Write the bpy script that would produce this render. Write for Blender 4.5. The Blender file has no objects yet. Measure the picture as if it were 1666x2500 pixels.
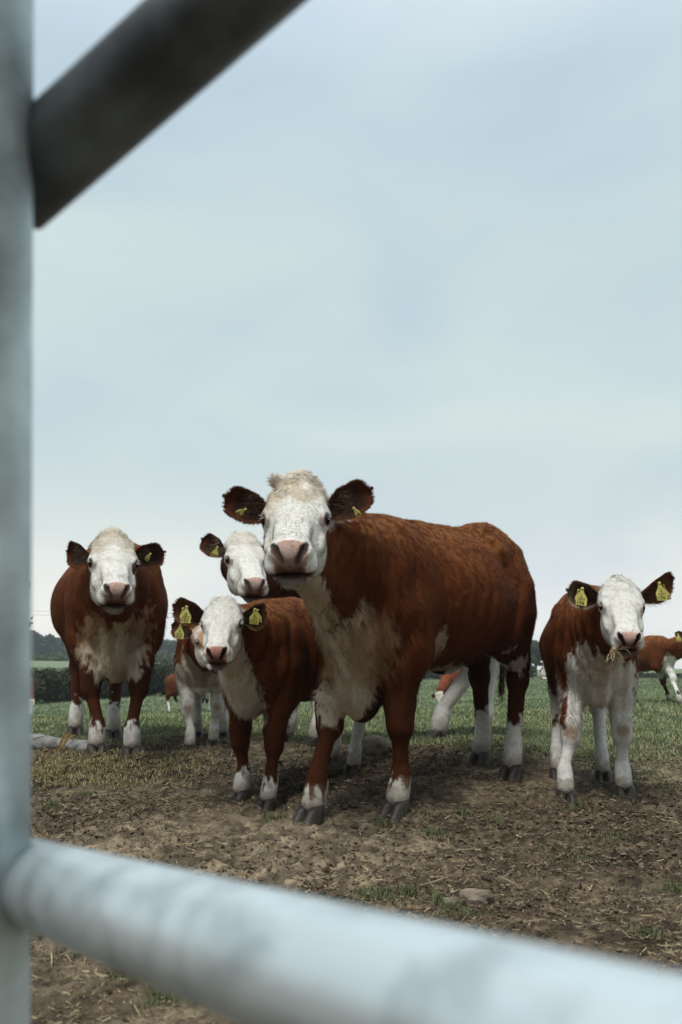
import bpy, math, random
import numpy as np
from mathutils import Vector, Matrix

# ------------------------------------------------------------------ camera
S = bpy.context.scene
COL = S.collection
F = 2100.0                      # focal length in photo pixels (photo 1666 x 2500)
CAMH = 0.64
TILT = math.atan(380.0 / F)
cam_data = bpy.data.cameras.new("camera")
cam = bpy.data.objects.new("camera", cam_data)
COL.objects.link(cam)
cam.location = (0, 0, CAMH)
cam.rotation_euler = (math.pi / 2 + TILT, 0, 0)
cam_data.sensor_fit = 'VERTICAL'
cam_data.sensor_height = 36.0
cam_data.lens = 36.0 * F / 2500.0
cam_data.clip_start = 0.02
cam_data.clip_end = 3000
cam_data.dof.use_dof = True
cam_data.dof.focus_distance = 4.0
cam_data.dof.aperture_fstop = cam_data.lens / 6.5
S.camera = cam

# ------------------------------------------------------------------ sky and sun
SUN_EL, SUN_AZ = math.radians(60), math.radians(203)    # azimuth clockwise from +Y
w = bpy.data.worlds.new("World")
S.world = w
w.use_nodes = True
nt = w.node_tree
nt.nodes.clear()
def N(t, kind, **kw):
    n = t.nodes.new(kind)
    for k, v in kw.items():
        setattr(n, k, v)
    return n
wo = N(nt, 'ShaderNodeOutputWorld')
sky = N(nt, 'ShaderNodeTexSky', sky_type='NISHITA')
sky.sun_disc = False
sky.sun_elevation = SUN_EL
sky.sun_rotation = SUN_AZ
bg1 = N(nt, 'ShaderNodeBackground')
bg1.inputs[1].default_value = 0.10
nt.links.new(sky.outputs[0], bg1.inputs[0])
tc = N(nt, 'ShaderNodeTexCoord')
sep = N(nt, 'ShaderNodeSeparateXYZ')
nt.links.new(tc.outputs['Generated'], sep.inputs[0])
ramp = N(nt, 'ShaderNodeValToRGB')
nt.links.new(sep.outputs[2], ramp.inputs[0])
cr = ramp.color_ramp
stops = [(0.0, (1.10, 1.06, 1.00)), (.035, (1.03, 1.01, .96)), (.075, (.85, .865, .84)), (.155, (.665, .735, .735)), (.21, (.61, .70, .705)), (.34, (.585, .69, .71)),
         (.42, (.56, .675, .70)), (.60, (.575, .69, .73)), (.8, (.95, 1.03, 1.08)), (1.0, (1.25, 1.30, 1.34))]
cr.elements[0].position = stops[0][0]; cr.elements[0].color = (*stops[0][1], 1)
cr.elements[1].position = 1.0; cr.elements[1].color = (*stops[-1][1], 1)
for p, c in stops[1:-1]:
    e = cr.elements.new(p); e.color = (*c, 1)
mp = N(nt, 'ShaderNodeMapping')
mp.inputs['Scale'].default_value = (1.2, 1.2, 2.9)
mp.inputs['Rotation'].default_value = (0, math.radians(-14), 0)
nt.links.new(tc.outputs['Generated'], mp.inputs[0])
n1 = N(nt, 'ShaderNodeTexNoise')
n1.inputs['Scale'].default_value = 2.1
n1.inputs['Detail'].default_value = 5
n1.inputs['Roughness'].default_value = .42
n1.inputs['Distortion'].default_value = .4
nt.links.new(mp.outputs[0], n1.inputs[0])
cr2 = N(nt, 'ShaderNodeValToRGB')
cr2.color_ramp.elements[0].position = .34; cr2.color_ramp.elements[0].color = (.90, .935, 1.00, 1)
cr2.color_ramp.elements[1].position = .68; cr2.color_ramp.elements[1].color = (1.12, 1.10, 1.05, 1)
nt.links.new(n1.outputs[0], cr2.inputs[0])
mul = N(nt, 'ShaderNodeMix', data_type='RGBA', blend_type='MULTIPLY')
mul.inputs[0].default_value = 1.0
nt.links.new(ramp.outputs[0], mul.inputs[6])
nt.links.new(cr2.outputs[0], mul.inputs[7])
bg2 = N(nt, 'ShaderNodeBackground')
bg2.inputs[1].default_value = 1.02
mrb = N(nt, 'ShaderNodeMapRange'); mrb.inputs[1].default_value = .05; mrb.inputs[2].default_value = -.55
nt.links.new(sep.outputs[1], mrb.inputs[0])
mrz = N(nt, 'ShaderNodeMapRange'); mrz.inputs[1].default_value = .80; mrz.inputs[2].default_value = .15
nt.links.new(sep.outputs[2], mrz.inputs[0])
mb_ = N(nt, 'ShaderNodeMath', operation='MULTIPLY'); nt.links.new(mrb.outputs[0], mb_.inputs[0]); nt.links.new(mrz.outputs[0], mb_.inputs[1])
ms_ = N(nt, 'ShaderNodeMath', operation='MULTIPLY_ADD'); nt.links.new(mb_.outputs[0], ms_.inputs[0]); ms_.inputs[1].default_value = -.85; ms_.inputs[2].default_value = 1.075
nt.links.new(ms_.outputs[0], bg2.inputs[1])
nt.links.new(mul.outputs[2], bg2.inputs[0])
mx = N(nt, 'ShaderNodeMixShader')
mx.inputs[0].default_value = .93
nt.links.new(bg1.outputs[0], mx.inputs[1])
nt.links.new(bg2.outputs[0], mx.inputs[2])
nt.links.new(mx.outputs[0], wo.inputs[0])

sl = bpy.data.lights.new("sun", 'SUN')
sl.energy = 2.4
sl.angle = math.radians(15)
sl.color = (1.0, .97, .92)
sun = bpy.data.objects.new("sun", sl)
COL.objects.link(sun)
d = Vector((math.sin(SUN_AZ) * math.cos(SUN_EL), math.cos(SUN_AZ) * math.cos(SUN_EL), math.sin(SUN_EL)))
sun.rotation_euler = (-d).to_track_quat('-Z', 'Y').to_euler()

S.view_settings.view_transform = 'Standard'
S.view_settings.look = 'None'
S.view_settings.exposure = 0
S.view_settings.gamma = 1
S.cycles.use_denoising = True
S.cycles.max_bounces = 6

# ------------------------------------------------------------------ helpers
rng = np.random.default_rng(7)
random.seed(7)
CT, ST = math.cos(TILT), math.sin(TILT)
def ray(px, py):
    x = (px - 833.0) / F; yu = (1250.0 - py) / F
    return np.array((x, CT - yu * ST, ST + yu * CT))
def P(px, py, Y):
    """world point seen at photo pixel (px,py) at forward distance Y"""
    r = ray(px, py)
    return np.array((0, 0, CAMH)) + r * (Y / r[1])
def pxm(px, py, Y):
    """metres per photo pixel there"""
    return Y / ray(px, py)[1] / F

def hash3(ix, iy, iz, seed=0):
    h = (ix.astype(np.int64) * 73856093) ^ (iy.astype(np.int64) * 19349663) ^ (iz.astype(np.int64) * 83492791) ^ (seed * 2654435761)
    h = (h ^ (h >> 13)) * 1274126177
    h = h & 0x7fffffff
    h = (h ^ (h >> 15)) * 40503 & 0x7fffffff
    return (h & 0xffff) / 65535.0
def vnoise(p, scale=1.0, seed=0):
    q = np.asarray(p, dtype=np.float64) * scale
    i = np.floor(q).astype(np.int64); f = q - i
    f = f * f * (3 - 2 * f)
    r = 0
    for dx in (0, 1):
        wx = f[:, 0] if dx else 1 - f[:, 0]
        for dy in (0, 1):
            wy = f[:, 1] if dy else 1 - f[:, 1]
            for dz in (0, 1):
                wz = f[:, 2] if dz else 1 - f[:, 2]
                r = r + wx * wy * wz * hash3(i[:, 0] + dx, i[:, 1] + dy, i[:, 2] + dz, seed)
    return r * 2 - 1
def fbm(p, scale, octaves=3, seed=0, gain=.5):
    a = 1; t = 0; s = 0
    for o in range(octaves):
        t = t + a * vnoise(p, scale * 2 ** o, seed + o * 17); s += a; a *= gain
    return t / s
def norm(v):
    v = np.asarray(v, float)
    return v / (np.linalg.norm(v, axis=-1, keepdims=True) + 1e-12)
def sstep(a, b, x):
    t = np.clip((x - a) / (b - a), 0, 1)
    return t * t * (3 - 2 * t)

def mesh_obj(name, V, faces, mat, parent=None, color=None, smooth=True, mats=None, matidx=None, normals=None):
    """faces: list of arrays (n,k) with k verts each"""
    me = bpy.data.meshes.new(name)
    V = np.asarray(V, dtype=np.float32)
    if not isinstance(faces, list): faces = [faces]
    faces = [np.asarray(f, dtype=np.int32) for f in faces if len(f)]
    nl = sum(f.size for f in faces); nf = sum(len(f) for f in faces)
    me.vertices.add(len(V)); me.vertices.foreach_set('co', V.ravel())
    me.loops.add(nl); me.loops.foreach_set('vertex_index', np.concatenate([f.ravel() for f in faces]))
    me.polygons.add(nf)
    tot = np.concatenate([np.full(len(f), f.shape[1]) for f in faces])
    st = np.concatenate([[0], np.cumsum(tot)[:-1]])
    me.polygons.foreach_set('loop_start', st.astype(np.int32))
    me.polygons.foreach_set('loop_total', tot.astype(np.int32))
    if matidx is not None: me.polygons.foreach_set('material_index', np.asarray(matidx, dtype=np.int32))
    me.polygons.foreach_set('use_smooth', np.full(nf, smooth))
    me.update(calc_edges=True)
    if color is not None:
        a = me.color_attributes.new('Col', 'FLOAT_COLOR', 'POINT')
        c = np.ones((len(V), 4), dtype=np.float32); c[:, :color.shape[1]] = color
        a.data.foreach_set('color', c.ravel())
    if normals is not None:
        me.normals_split_custom_set_from_vertices(np.asarray(normals, dtype=np.float32))
    for m in (mats or [mat]): me.materials.append(m)
    o = bpy.data.objects.new(name, me)
    COL.objects.link(o)
    if parent is not None: set_parent(o, parent)
    return o
def set_parent(o, parent):
    o.parent = parent
    o.matrix_parent_inverse = Matrix.Translation(-Vector(world_loc(parent)))
def world_loc(o):
    v = Vector(o.location)
    if o.parent is not None:
        v = v + Vector((0, 0, 0))
    return v
def empty(name, loc):
    o = bpy.data.objects.new(name, None)
    o.location = Vector([float(a) for a in loc]); o.empty_display_size = .1
    COL.objects.link(o)
    return o
def tag(o, label=None, cat=None, group=None, kind=None):
    if label: o['label'] = label
    if cat: o['category'] = cat
    if group: o['group'] = group
    if kind: o['kind'] = kind
    return o

def principled(name, rough=.6, spec=.3, color=None, attr=True, bump=None, noise=None, sheen=0, metal=0, trans=0):
    m = bpy.data.materials.new(name); m.use_nodes = True
    t = m.node_tree; b = t.nodes['Principled BSDF']
    b.inputs['Roughness'].default_value = rough
    b.inputs['Specular IOR Level'].default_value = spec
    b.inputs['Metallic'].default_value = metal
    if sheen: b.inputs['Sheen Weight'].default_value = sheen; b.inputs['Sheen Roughness'].default_value = .5
    if attr:
        a = N(t, 'ShaderNodeAttribute', attribute_name='Col'); src = a.outputs[0]
    else:
        r = N(t, 'ShaderNodeRGB'); r.outputs[0].default_value = (*color, 1); src = r.outputs[0]
    if noise:       # (scale, amount)
        nn = N(t, 'ShaderNodeTexNoise'); nn.inputs['Scale'].default_value = noise[0]; nn.inputs['Detail'].default_value = 5
        co = N(t, 'ShaderNodeTexCoord'); t.links.new(co.outputs['Object'], nn.inputs[0])
        mr = N(t, 'ShaderNodeMapRange'); mr.inputs[1].default_value = .3; mr.inputs[2].default_value = .7
        mr.inputs[3].default_value = 1 - noise[1]; mr.inputs[4].default_value = 1 + noise[1]
        t.links.new(nn.outputs[0], mr.inputs[0])
        mm = N(t, 'ShaderNodeMix', data_type='RGBA', blend_type='MULTIPLY'); mm.inputs[0].default_value = 1
        t.links.new(src, mm.inputs[6]); t.links.new(mr.outputs[0], mm.inputs[7]); src = mm.outputs[2]
    t.links.new(src, b.inputs['Base Color'])
    if bump:        # (scale, strength, distance)
        nb = N(t, 'ShaderNodeTexNoise'); nb.inputs['Scale'].default_value = bump[0]; nb.inputs['Detail'].default_value = 6
        nb.inputs['Roughness'].default_value = .65
        co = N(t, 'ShaderNodeTexCoord'); t.links.new(co.outputs['Object'], nb.inputs[0])
        bp = N(t, 'ShaderNodeBump'); bp.inputs['Strength'].default_value = bump[1]; bp.inputs['Distance'].default_value = bump[2]
        t.links.new(nb.outputs[0], bp.inputs['Height']); t.links.new(bp.outputs[0], b.inputs['Normal'])
    return m

M_coat = principled('coat', .75, .05, noise=(60, .14), bump=(170, .55, .004))
M_hoof = principled('hoof_horn', .5, .3, noise=(50, .35), bump=(90, .5, .003))
M_eye = principled('eye_wet', .10, .07, color=(.008, .005, .004), attr=False)
M_tag = principled('tag_plastic', .45, .4, color=(.50, .45, .11), attr=False, noise=(45, .25))
M_ink = principled('tag_ink', .6, .2, color=(.02, .02, .015), attr=False)
M_leaf = principled('foliage', .7, .06)
M_grass = principled('grass_blades', .7, .08)
M_bark = principled('bark', .85, .1, color=(.06, .05, .04), attr=False, noise=(8, .4), bump=(20, .6, .03))
M_straw = principled('dry_straw', .75, .15)
M_stone = principled('stone', .85, .2, color=(.20, .16, .12), attr=False, noise=(18, .45), bump=(45, .8, .01))

# ------------------------------------------------------------------ terrain
ctrl = []
def gp(u, y, z): ctrl.append((u, math.log(y), z))
for u in (-.45, -.12, .12, .34, .5):
    for y, z in ((1.2, 0), (1.7, 0), (2.4, .005), (3.0, .02)): gp(u, y, z)
for y, z in ((3.6, .045), (4.3, .08), (5.0, .12)): gp(-.46, y, z); gp(.5, y, z * .8)
for u in (-.45, -.3, -.1, .1, .3, .45): gp(u, 6.8, .175); gp(u, 8.2, .165)
def gpx(px, py, y):
    p = P(px, py, y); gp(p[0] / y, y, p[2])
for q_ in ((965, 1985, 3.68), (757, 2000, 3.56), (1248, 1898, 4.42), (1172, 1868, 4.68), (320, 1842, 5.0), (232, 1838, 5.02), (272, 1800, 5.8), (180, 1792, 5.95),
           (1527, 1948, 4.0), (1384, 1958, 3.98), (1474, 1908, 4.50), (1364, 1900, 4.56), (650, 1978, 3.78), (583, 1955, 3.92), (861, 1890, 4.50), (812, 1868, 4.72),
           (690, 1812, 5.42), (766, 1822, 5.35), (1064, 1806, 5.55), (1172, 1795, 5.7), (521, 1822, 5.1), (463, 1836, 5.0), (545, 1802, 5.55), (482, 1800, 5.6)):
    gpx(*q_)
gpx(415, 1746, 17); gpx(75, 1746, 19); gpx(1075, 1722, 19); gpx(1630, 1717, 11.6); gpx(833, 1735, 13)
gpx(60, 1722, 26); gpx(200, 1712, 28); gpx(440, 1694, 32)
gpx(700, 1672, 50); gpx(1040, 1660, 60); gpx(1325, 1656, 60); gpx(1600, 1657, 60); gpx(1325, 1672, 35)
gpx(100, 1645, 60); gpx(400, 1640, 60); gpx(100, 1612, 110); gpx(430, 1618, 110); gpx(900, 1640, 110); gpx(1500, 1640, 110)
gpx(100, 1602, 170); gpx(430, 1605, 170); gpx(900, 1632, 200); gpx(1500, 1634, 200)
gpx(100, 1602, 700); gpx(430, 1605, 700); gpx(900, 1630, 700); gpx(1500, 1632, 700)
C = np.array(ctrl)
KU = 3.0
def _phi(r2): return np.where(r2 > 1e-12, r2 * np.log(r2 + 1e-12), 0) * .5
def _fit():
    X = C[:, :2] * (KU, 1)
    D = ((X[:, None] - X[None]) ** 2).sum(-1)
    n = len(C); A = np.zeros((n + 3, n + 3)); A[:n, :n] = _phi(D) + np.eye(n) * .0008
    A[:n, n] = 1; A[:n, n + 1:] = X; A[n, :n] = 1; A[n + 1:, :n] = X.T
    return np.linalg.solve(A, np.concatenate([C[:, 2], [0, 0, 0]])), X
_W, _X = _fit()
def ground(x, y):
    x = np.atleast_1d(np.asarray(x, float)); y = np.atleast_1d(np.asarray(y, float))
    yy = np.clip(y, 1.2, 700)
    u = np.clip(x / np.maximum(yy, 1.2), -.5, .5); v = np.log(yy)
    q = np.stack([u * KU, v], -1)
    out = np.empty(len(q))
    for i in range(0, len(q), 40000):
        qq = q[i:i + 40000]
        D = ((qq[:, None] - _X[None]) ** 2).sum(-1)
        out[i:i + 40000] = _phi(D) @ _W[:len(_X)] + _W[len(_X)] + qq @ _W[len(_X) + 1:]
    return out
def G(px, py):
    """ground point under photo pixel"""
    r = ray(px, py); lo, hi = 1.0, 80.0
    ys = np.exp(np.linspace(math.log(1.0), math.log(120), 600))
    zs = CAMH + r[2] / r[1] * ys
    g = ground(r[0] / r[1] * ys, ys)
    k = np.where(zs < g)[0]
    y = ys[k[0]] if len(k) else 120.
    p = P(px, py, y); p[2] = g[k[0]] if len(k) else p[2]
    return p

# how grassy the ground is (0 mud .. 1 turf)
def grassy(x, y):
    p = np.stack([x, y, np.zeros_like(x)], -1)
    n = fbm(p, 1.1, 3, 5) * .9 + fbm(p, 4.0, 2, 9) * .5
    lim = 5.35 - .55 * sstep(0.2, 1.2, x) * (1 - sstep(1.9, 2.6, x)) - .30 * sstep(1.6, 2.6, x)
    return sstep(-.55, .9, (y - lim) + n * .9)

def hoofprints(x, y):
    h = np.zeros_like(x)
    r = np.random.default_rng(3)
    for i in range(150):
        cx = r.uniform(-2.2, 2.6); cy = r.uniform(1.7, 5.2); a = r.uniform(0, 6.28)
        dx = (x - cx) * math.cos(a) + (y - cy) * math.sin(a); dy = -(x - cx) * math.sin(a) + (y - cy) * math.cos(a)
        dd = (dx / .09) ** 2 + (dy / .06) ** 2
        h += -.022 * np.exp(-dd * 1.2) + .008 * np.exp(-(np.sqrt(dd) - 1.5) ** 2 * 4)
    return h
def ground_full(x, y):
    g = ground(x, y)
    p = np.stack([x, y, np.zeros_like(x)], -1)
    near = 1 - sstep(7, 14, y)
    gr = grassy(x, y)
    rough = (1 - .55 * gr) * near
    ps = p * (1.0, 1.7, 1)
    d1 = fbm(ps, 5, 3, 21) * .016
    c1 = np.abs(fbm(ps, 17, 3, 31)); c2 = fbm(ps, 38, 2, 41)
    zone = sstep(-.35, .35, fbm(p, 1.3, 2, 77))
    d2 = (.24 - c1) * .062 * (.35 + .65 * zone) + c2 * .016
    far = sstep(6, 20, y) * fbm(p, .35, 3, 61) * .05
    return g + rough * (d1 + d2 * np.clip(y / 3.5, .55, 1) + hoofprints(x, y)) + far, gr

def build_ground():
    xs = np.concatenate([-np.exp(np.linspace(math.log(520), math.log(3.4), 42)), np.arange(-3.3, 3.3, .0165),
                         np.exp(np.linspace(math.log(3.4), math.log(520), 42))])
    ys = np.concatenate([[-400, -200, -60, -20, -6, -2, -.5, .3, .8, 1.1], np.arange(1.3, 6.6, .0155),
                         np.exp(np.linspace(math.log(6.65), math.log(520), 230))])
    nx, ny = len(xs), len(ys)
    X, Y = np.meshgrid(xs, ys)          # ny,nx
    x = X.ravel(); y = Y.ravel()
    z, gr = ground_full(x, y)
    V = np.stack([x, y, z], -1)
    i = np.arange(nx - 1)[None] + np.arange(ny - 1)[:, None] * nx
    Fq = np.stack([i, i + 1, i + 1 + nx, i + nx], -1).reshape(-1, 4)
    p = np.stack([x, y, np.zeros_like(x)], -1)
    t = sstep(-.5, .5, fbm(p, 1.6, 3, 51))[:, None]
    t2 = sstep(-.4, .5, fbm(p * (1, 1.6, 1), 14, 3, 52))[:, None]
    mud = (1 - t) * np.array((.120, .088, .056)) + t * np.array((.275, .215, .140))
    mud = mud * (.50 + .80 * t2)
    # shade between and behind the animals painted into the mud, plus random dark blotches
    shade_blotch = np.clip(np.exp(-(((x + .2) / 1.0) ** 2 + ((y - 4.5) / .55) ** 2)) + .9 * np.exp(-(((x + 1.1) / .28) ** 2 + ((y - 3.55) / .16) ** 2)) + .65 * np.exp(-(((x + .75) / .95) ** 2 + ((y - 4.15) / .55) ** 2)) + .5 * sstep(.2, .5, fbm(p, 2.2, 3, 88)), 0, 1.25)[:, None]
    mud = mud * (1 - .5 * shade_blotch)
    turf = (1 - t) * np.array((.080, .10, .046)) + t * np.array((.14, .16, .075))
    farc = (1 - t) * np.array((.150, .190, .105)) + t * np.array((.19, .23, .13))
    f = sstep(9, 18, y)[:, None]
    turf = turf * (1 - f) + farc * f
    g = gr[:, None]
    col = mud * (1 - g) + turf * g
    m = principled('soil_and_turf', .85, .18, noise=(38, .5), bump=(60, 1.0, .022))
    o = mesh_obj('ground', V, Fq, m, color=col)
    tag(o, kind='structure')
build_ground()

# ------------------------------------------------------------------ sdf animals
def smin(a, b, k):
    h = np.clip(.5 + .5 * (b - a) / k, 0, 1)
    return b * (1 - h) + a * h - k * h * (1 - h)
def smax(a, b, k): return -smin(-a, -b, k)

class Prim:
    def __init__(s, fn, c, r, k, tag='body', sub=False):
        s.fn, s.c, s.r, s.k, s.tag, s.sub = fn, np.asarray(c, float), r, k, tag, sub

def cap_fn(a, b, ra, rb, fr=None, A=None, o=None, sc=1.0, sq=None):
    """round cone; if A given, points are first mapped to local frame. sq = per-axis stretch in that frame"""
    a = np.asarray(a, float); b = np.asarray(b, float)
    if sq is not None: sqv = np.asarray(sq, float)
    def f(X, Y, Z):
        if A is not None:
            X, Y, Z = ((X - o[0]) * A[0, i] + (Y - o[1]) * A[1, i] + (Z - o[2]) * A[2, i] for i in range(3))
            X = X / sc; Y = Y / sc; Z = Z / sc
        a_, b_ = a, b; m = 1
        if sq is not None:
            X = X / sqv[0]; Y = Y / sqv[1]; Z = Z / sqv[2]; a_ = a / sqv; b_ = b / sqv; m = min(sqv)
        ba = b_ - a_; L = float(ba @ ba) + 1e-9
        px, py, pz = X - a_[0], Y - a_[1], Z - a_[2]
        h = np.clip((px * ba[0] + py * ba[1] + pz * ba[2]) / L, 0, 1)
        d = np.sqrt((px - ba[0] * h) ** 2 + (py - ba[1] * h) ** 2 + (pz - ba[2] * h) ** 2) - (ra + (rb - ra) * h)
        return d * (m * sc)
    return f
def ell_fn(c, r, A, o, sc=1.0, R=None):
    """ellipsoid in local frame A (columns), origin o; R optional extra local rotation (3x3)"""
    c = np.asarray(c, float); r = np.asarray(r, float)
    def f(X, Y, Z):
        x, y, z = ((X - o[0]) * A[0, i] + (Y - o[1]) * A[1, i] + (Z - o[2]) * A[2, i] for i in range(3))
        x = x / sc - c[0]; y = y / sc - c[1]; z = z / sc - c[2]
        if R is not None:
            x, y, z = (x * R[0, i] + y * R[1, i] + z * R[2, i] for i in range(3))
        k0 = np.sqrt((x / r[0]) ** 2 + (y / r[1]) ** 2 + (z / r[2]) ** 2)
        k1 = np.sqrt((x / r[0] ** 2) ** 2 + (y / r[1] ** 2) ** 2 + (z / r[2] ** 2) ** 2) + 1e-9
        return k0 * (k0 - 1) / k1 * sc
    return f

def surface_nets(G3, xs, ys, zs):
    s = G3 < 0
    c = np.zeros(tuple(n - 1 for n in G3.shape), dtype=np.int8)
    for dx in (0, 1):
        for dy in (0, 1):
            for dz in (0, 1):
                c += s[dx:s.shape[0] - 1 + dx, dy:s.shape[1] - 1 + dy, dz:s.shape[2] - 1 + dz]
    act = np.argwhere((c > 0) & (c < 8))
    idx = np.full(c.shape, -1, dtype=np.int32)
    idx[act[:, 0], act[:, 1], act[:, 2]] = np.arange(len(act))
    acc = np.zeros((len(act), 3)); cnt = np.zeros(len(act))
    corners = [(0, 0, 0), (1, 0, 0), (0, 1, 0), (1, 1, 0), (0, 0, 1), (1, 0, 1), (0, 1, 1), (1, 1, 1)]
    edges = [(0, 1), (2, 3), (4, 5), (6, 7), (0, 2), (1, 3), (4, 6), (5, 7), (0, 4), (1, 5), (2, 6), (3, 7)]
    val = [G3[act[:, 0] + a, act[:, 1] + b, act[:, 2] + e] for a, b, e in corners]
    pos = [np.stack([xs[act[:, 0] + a], ys[act[:, 1] + b], zs[act[:, 2] + e]], -1) for a, b, e in corners]
    for a, b in edges:
        m = (val[a] < 0) != (val[b] < 0)
        t = val[a][m] / (val[a][m] - val[b][m])
        acc[m] += pos[a][m] + (pos[b][m] - pos[a][m]) * t[:, None]; cnt[m] += 1
    V = acc / cnt[:, None]
    faces = []
    for ax in range(3):
        sl0 = [slice(None)] * 3; sl1 = [slice(None)] * 3
        sl0[ax] = slice(0, -1); sl1[ax] = slice(1, None)
        ch = s[tuple(sl0)] != s[tuple(sl1)]
        e = np.argwhere(ch)
        o1, o2 = [(1, 2), (2, 0), (0, 1)][ax]
        ok = (e[:, o1] > 0) & (e[:, o2] > 0) & (e[:, o1] < s.shape[o1] - 1) & (e[:, o2] < s.shape[o2] - 1)
        e = e[ok]
        flip = s[tuple(e.T)]
        q = []
        for a, b in ((-1, -1), (0, -1), (0, 0), (-1, 0)):
            t = e.copy(); t[:, o1] += a; t[:, o2] += b
            q.append(idx[tuple(t.T)])
        q = np.stack(q, -1)
        q[~flip] = q[~flip][:, ::-1]
        faces.append(q)
    return V, np.concatenate(faces)

def sdf_mesh(prims, h, fine=None):
    """fine = (center, radius, h2) region sampled denser"""
    lo = np.min([p.c - p.r for p in prims if not p.sub], 0) - 3 * h
    hi = np.max([p.c + p.r for p in prims if not p.sub], 0) + 3 * h
    axes = []
    for i in range(3):
        pts = [lo[i]]
        while pts[-1] < hi[i]:
            x = pts[-1]
            st = h
            if fine is not None and abs(x - fine[0][i]) < fine[1]: st = fine[2]
            pts.append(x + st)
        axes.append(np.array(pts))
    xs, ys, zs = axes
    G3 = np.full((len(xs), len(ys), len(zs)), .5, dtype=np.float32)
    for p in prims:
        m = p.r + p.k + 2 * h
        sl = []
        for i, a in enumerate(axes):
            sl.append(slice(max(0, np.searchsorted(a, p.c[i] - m)), min(len(a), np.searchsorted(a, p.c[i] + m) + 1)))
        sl = tuple(sl)
        if any(s_.stop - s_.start < 2 for s_ in sl): continue
        X = xs[sl[0]][:, None, None].astype(np.float32); Y = ys[sl[1]][None, :, None].astype(np.float32); Z = zs[sl[2]][None, None, :].astype(np.float32)
        d = p.fn(X, Y, Z).astype(np.float32)
        if p.sub: G3[sl] = smax(G3[sl], -d, p.k)
        else: G3[sl] = smin(G3[sl], d, p.k)
    return surface_nets(G3, xs, ys, zs)

def laplace(V, Q, it=1, lam=.5):
    for _ in range(it):
        acc = np.zeros_like(V); cnt = np.zeros(len(V))
        for a, b in ((0, 1), (1, 2), (2, 3), (3, 0)):
            for i, j in ((a, b), (b, a)):
                for ax in range(3):
                    acc[:, ax] += np.bincount(Q[:, i], V[Q[:, j], ax], len(V))
                cnt += np.bincount(Q[:, i], minlength=len(V))
        V = V * (1 - lam) + lam * acc / np.maximum(cnt, 1)[:, None]
    return V
def vnormals(V, Q):
    n = np.cross(V[Q[:, 2]] - V[Q[:, 0]], V[Q[:, 3]] - V[Q[:, 1]])
    out = np.zeros_like(V)
    for k in range(4):
        for ax in range(3): out[:, ax] += np.bincount(Q[:, k], n[:, ax], len(V))
    return norm(out)

WHITE = (.69, .67, .615)
CREAM = (.50, .43, .33)
TAN = (.33, .205, .115)
BROWN = (.108, .031, .0095)
DARK = (.045, .017, .011)
PINK = (.42, .225, .165)
NOSE_DK = (.055, .028, .022)

def strips(P0, D, Wv, n):
    """one triangle per hair"""
    k = len(P0)
    V = np.stack([P0 - Wv, P0 + Wv, P0 + D], 1).reshape(-1, 3)
    Fh = np.arange(k * 3).reshape(-1, 3)
    cr_ = np.cross(V[1::3] - V[0::3], V[2::3] - V[0::3])
    flip = (cr_ * n).sum(-1) < 0
    Fh[flip] = Fh[flip][:, ::-1]
    return V, Fh

def tube(pts, radii, seg=10, cap=True):
    pts = np.asarray(pts, float); n = len(pts)
    t = norm(np.gradient(pts, axis=0))
    ref = np.array((0, 0, 1.)) if abs(t[0][2]) < .9 else np.array((1., 0, 0))
    V = []
    for i in range(n):
        a = norm(np.cross(t[i], ref)); b = np.cross(t[i], a)
        th = np.linspace(0, 2 * math.pi, seg, endpoint=False)
        V.append(pts[i] + radii[i] * (np.cos(th)[:, None] * a + np.sin(th)[:, None] * b))
    V = np.concatenate(V)
    i = np.arange(seg); j = (i + 1) % seg
    Fq = np.concatenate([np.stack([i + r * seg, i + (r + 1) * seg, j + (r + 1) * seg, j + r * seg], -1) for r in range(n - 1)])
    faces = [Fq]
    if cap:
        V = np.concatenate([V, pts[:1], pts[-1:]])
        c0 = len(V) - 2; c1 = c0 + 1
        faces.append(np.concatenate([np.stack([i, j, np.full(seg, c0)], -1), np.stack([j + (n - 1) * seg, i + (n - 1) * seg, np.full(seg, c1)], -1)]))
    return V, faces
class MB:
    """collects pieces into one mesh"""
    def __init__(s): s.V = []; s.F = {}; s.C = []; s.n = 0
    def add(s, V, faces, col=None):
        if not isinstance(faces, list): faces = [faces]
        for f in faces:
            if len(f): s.F.setdefault(f.shape[1], []).append(f + s.n)
        s.V.append(V); s.n += len(V)
        if col is not None: s.C.append(np.broadcast_to(np.asarray(col, float), (len(V), 3)))
    def obj(s, name, mat, parent=None, smooth=True):
        return mesh_obj(name, np.concatenate(s.V), [np.concatenate(v) for v in s.F.values()], mat, parent,
                        color=np.concatenate(s.C) if s.C else None, smooth=smooth)

def text_mesh(txt, size, origin, R, U):
    """text as flat geometry; R right vector, U up vector"""
    cu = bpy.data.curves.new('t', 'FONT'); cu.body = txt; cu.size = size; cu.align_x = 'CENTER'; cu.resolution_u = 3
    cu.offset = size * .012
    ob = bpy.data.objects.new('t', cu); COL.objects.link(ob)
    dg = bpy.context.evaluated_depsgraph_get(); dg.update()
    me = bpy.data.meshes.new_from_object(ob.evaluated_get(dg))
    v = np.array([q.co[:] for q in me.vertices]).reshape(-1, 3)
    V = origin + v[:, :1] * R + v[:, 1:2] * U
    me.calc_loop_triangles()
    T = np.array([t.vertices[:] for t in me.loop_triangles]).reshape(-1, 3)
    bpy.data.objects.remove(ob); bpy.data.meshes.remove(me); bpy.data.curves.remove(cu)
    return V, T

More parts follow.
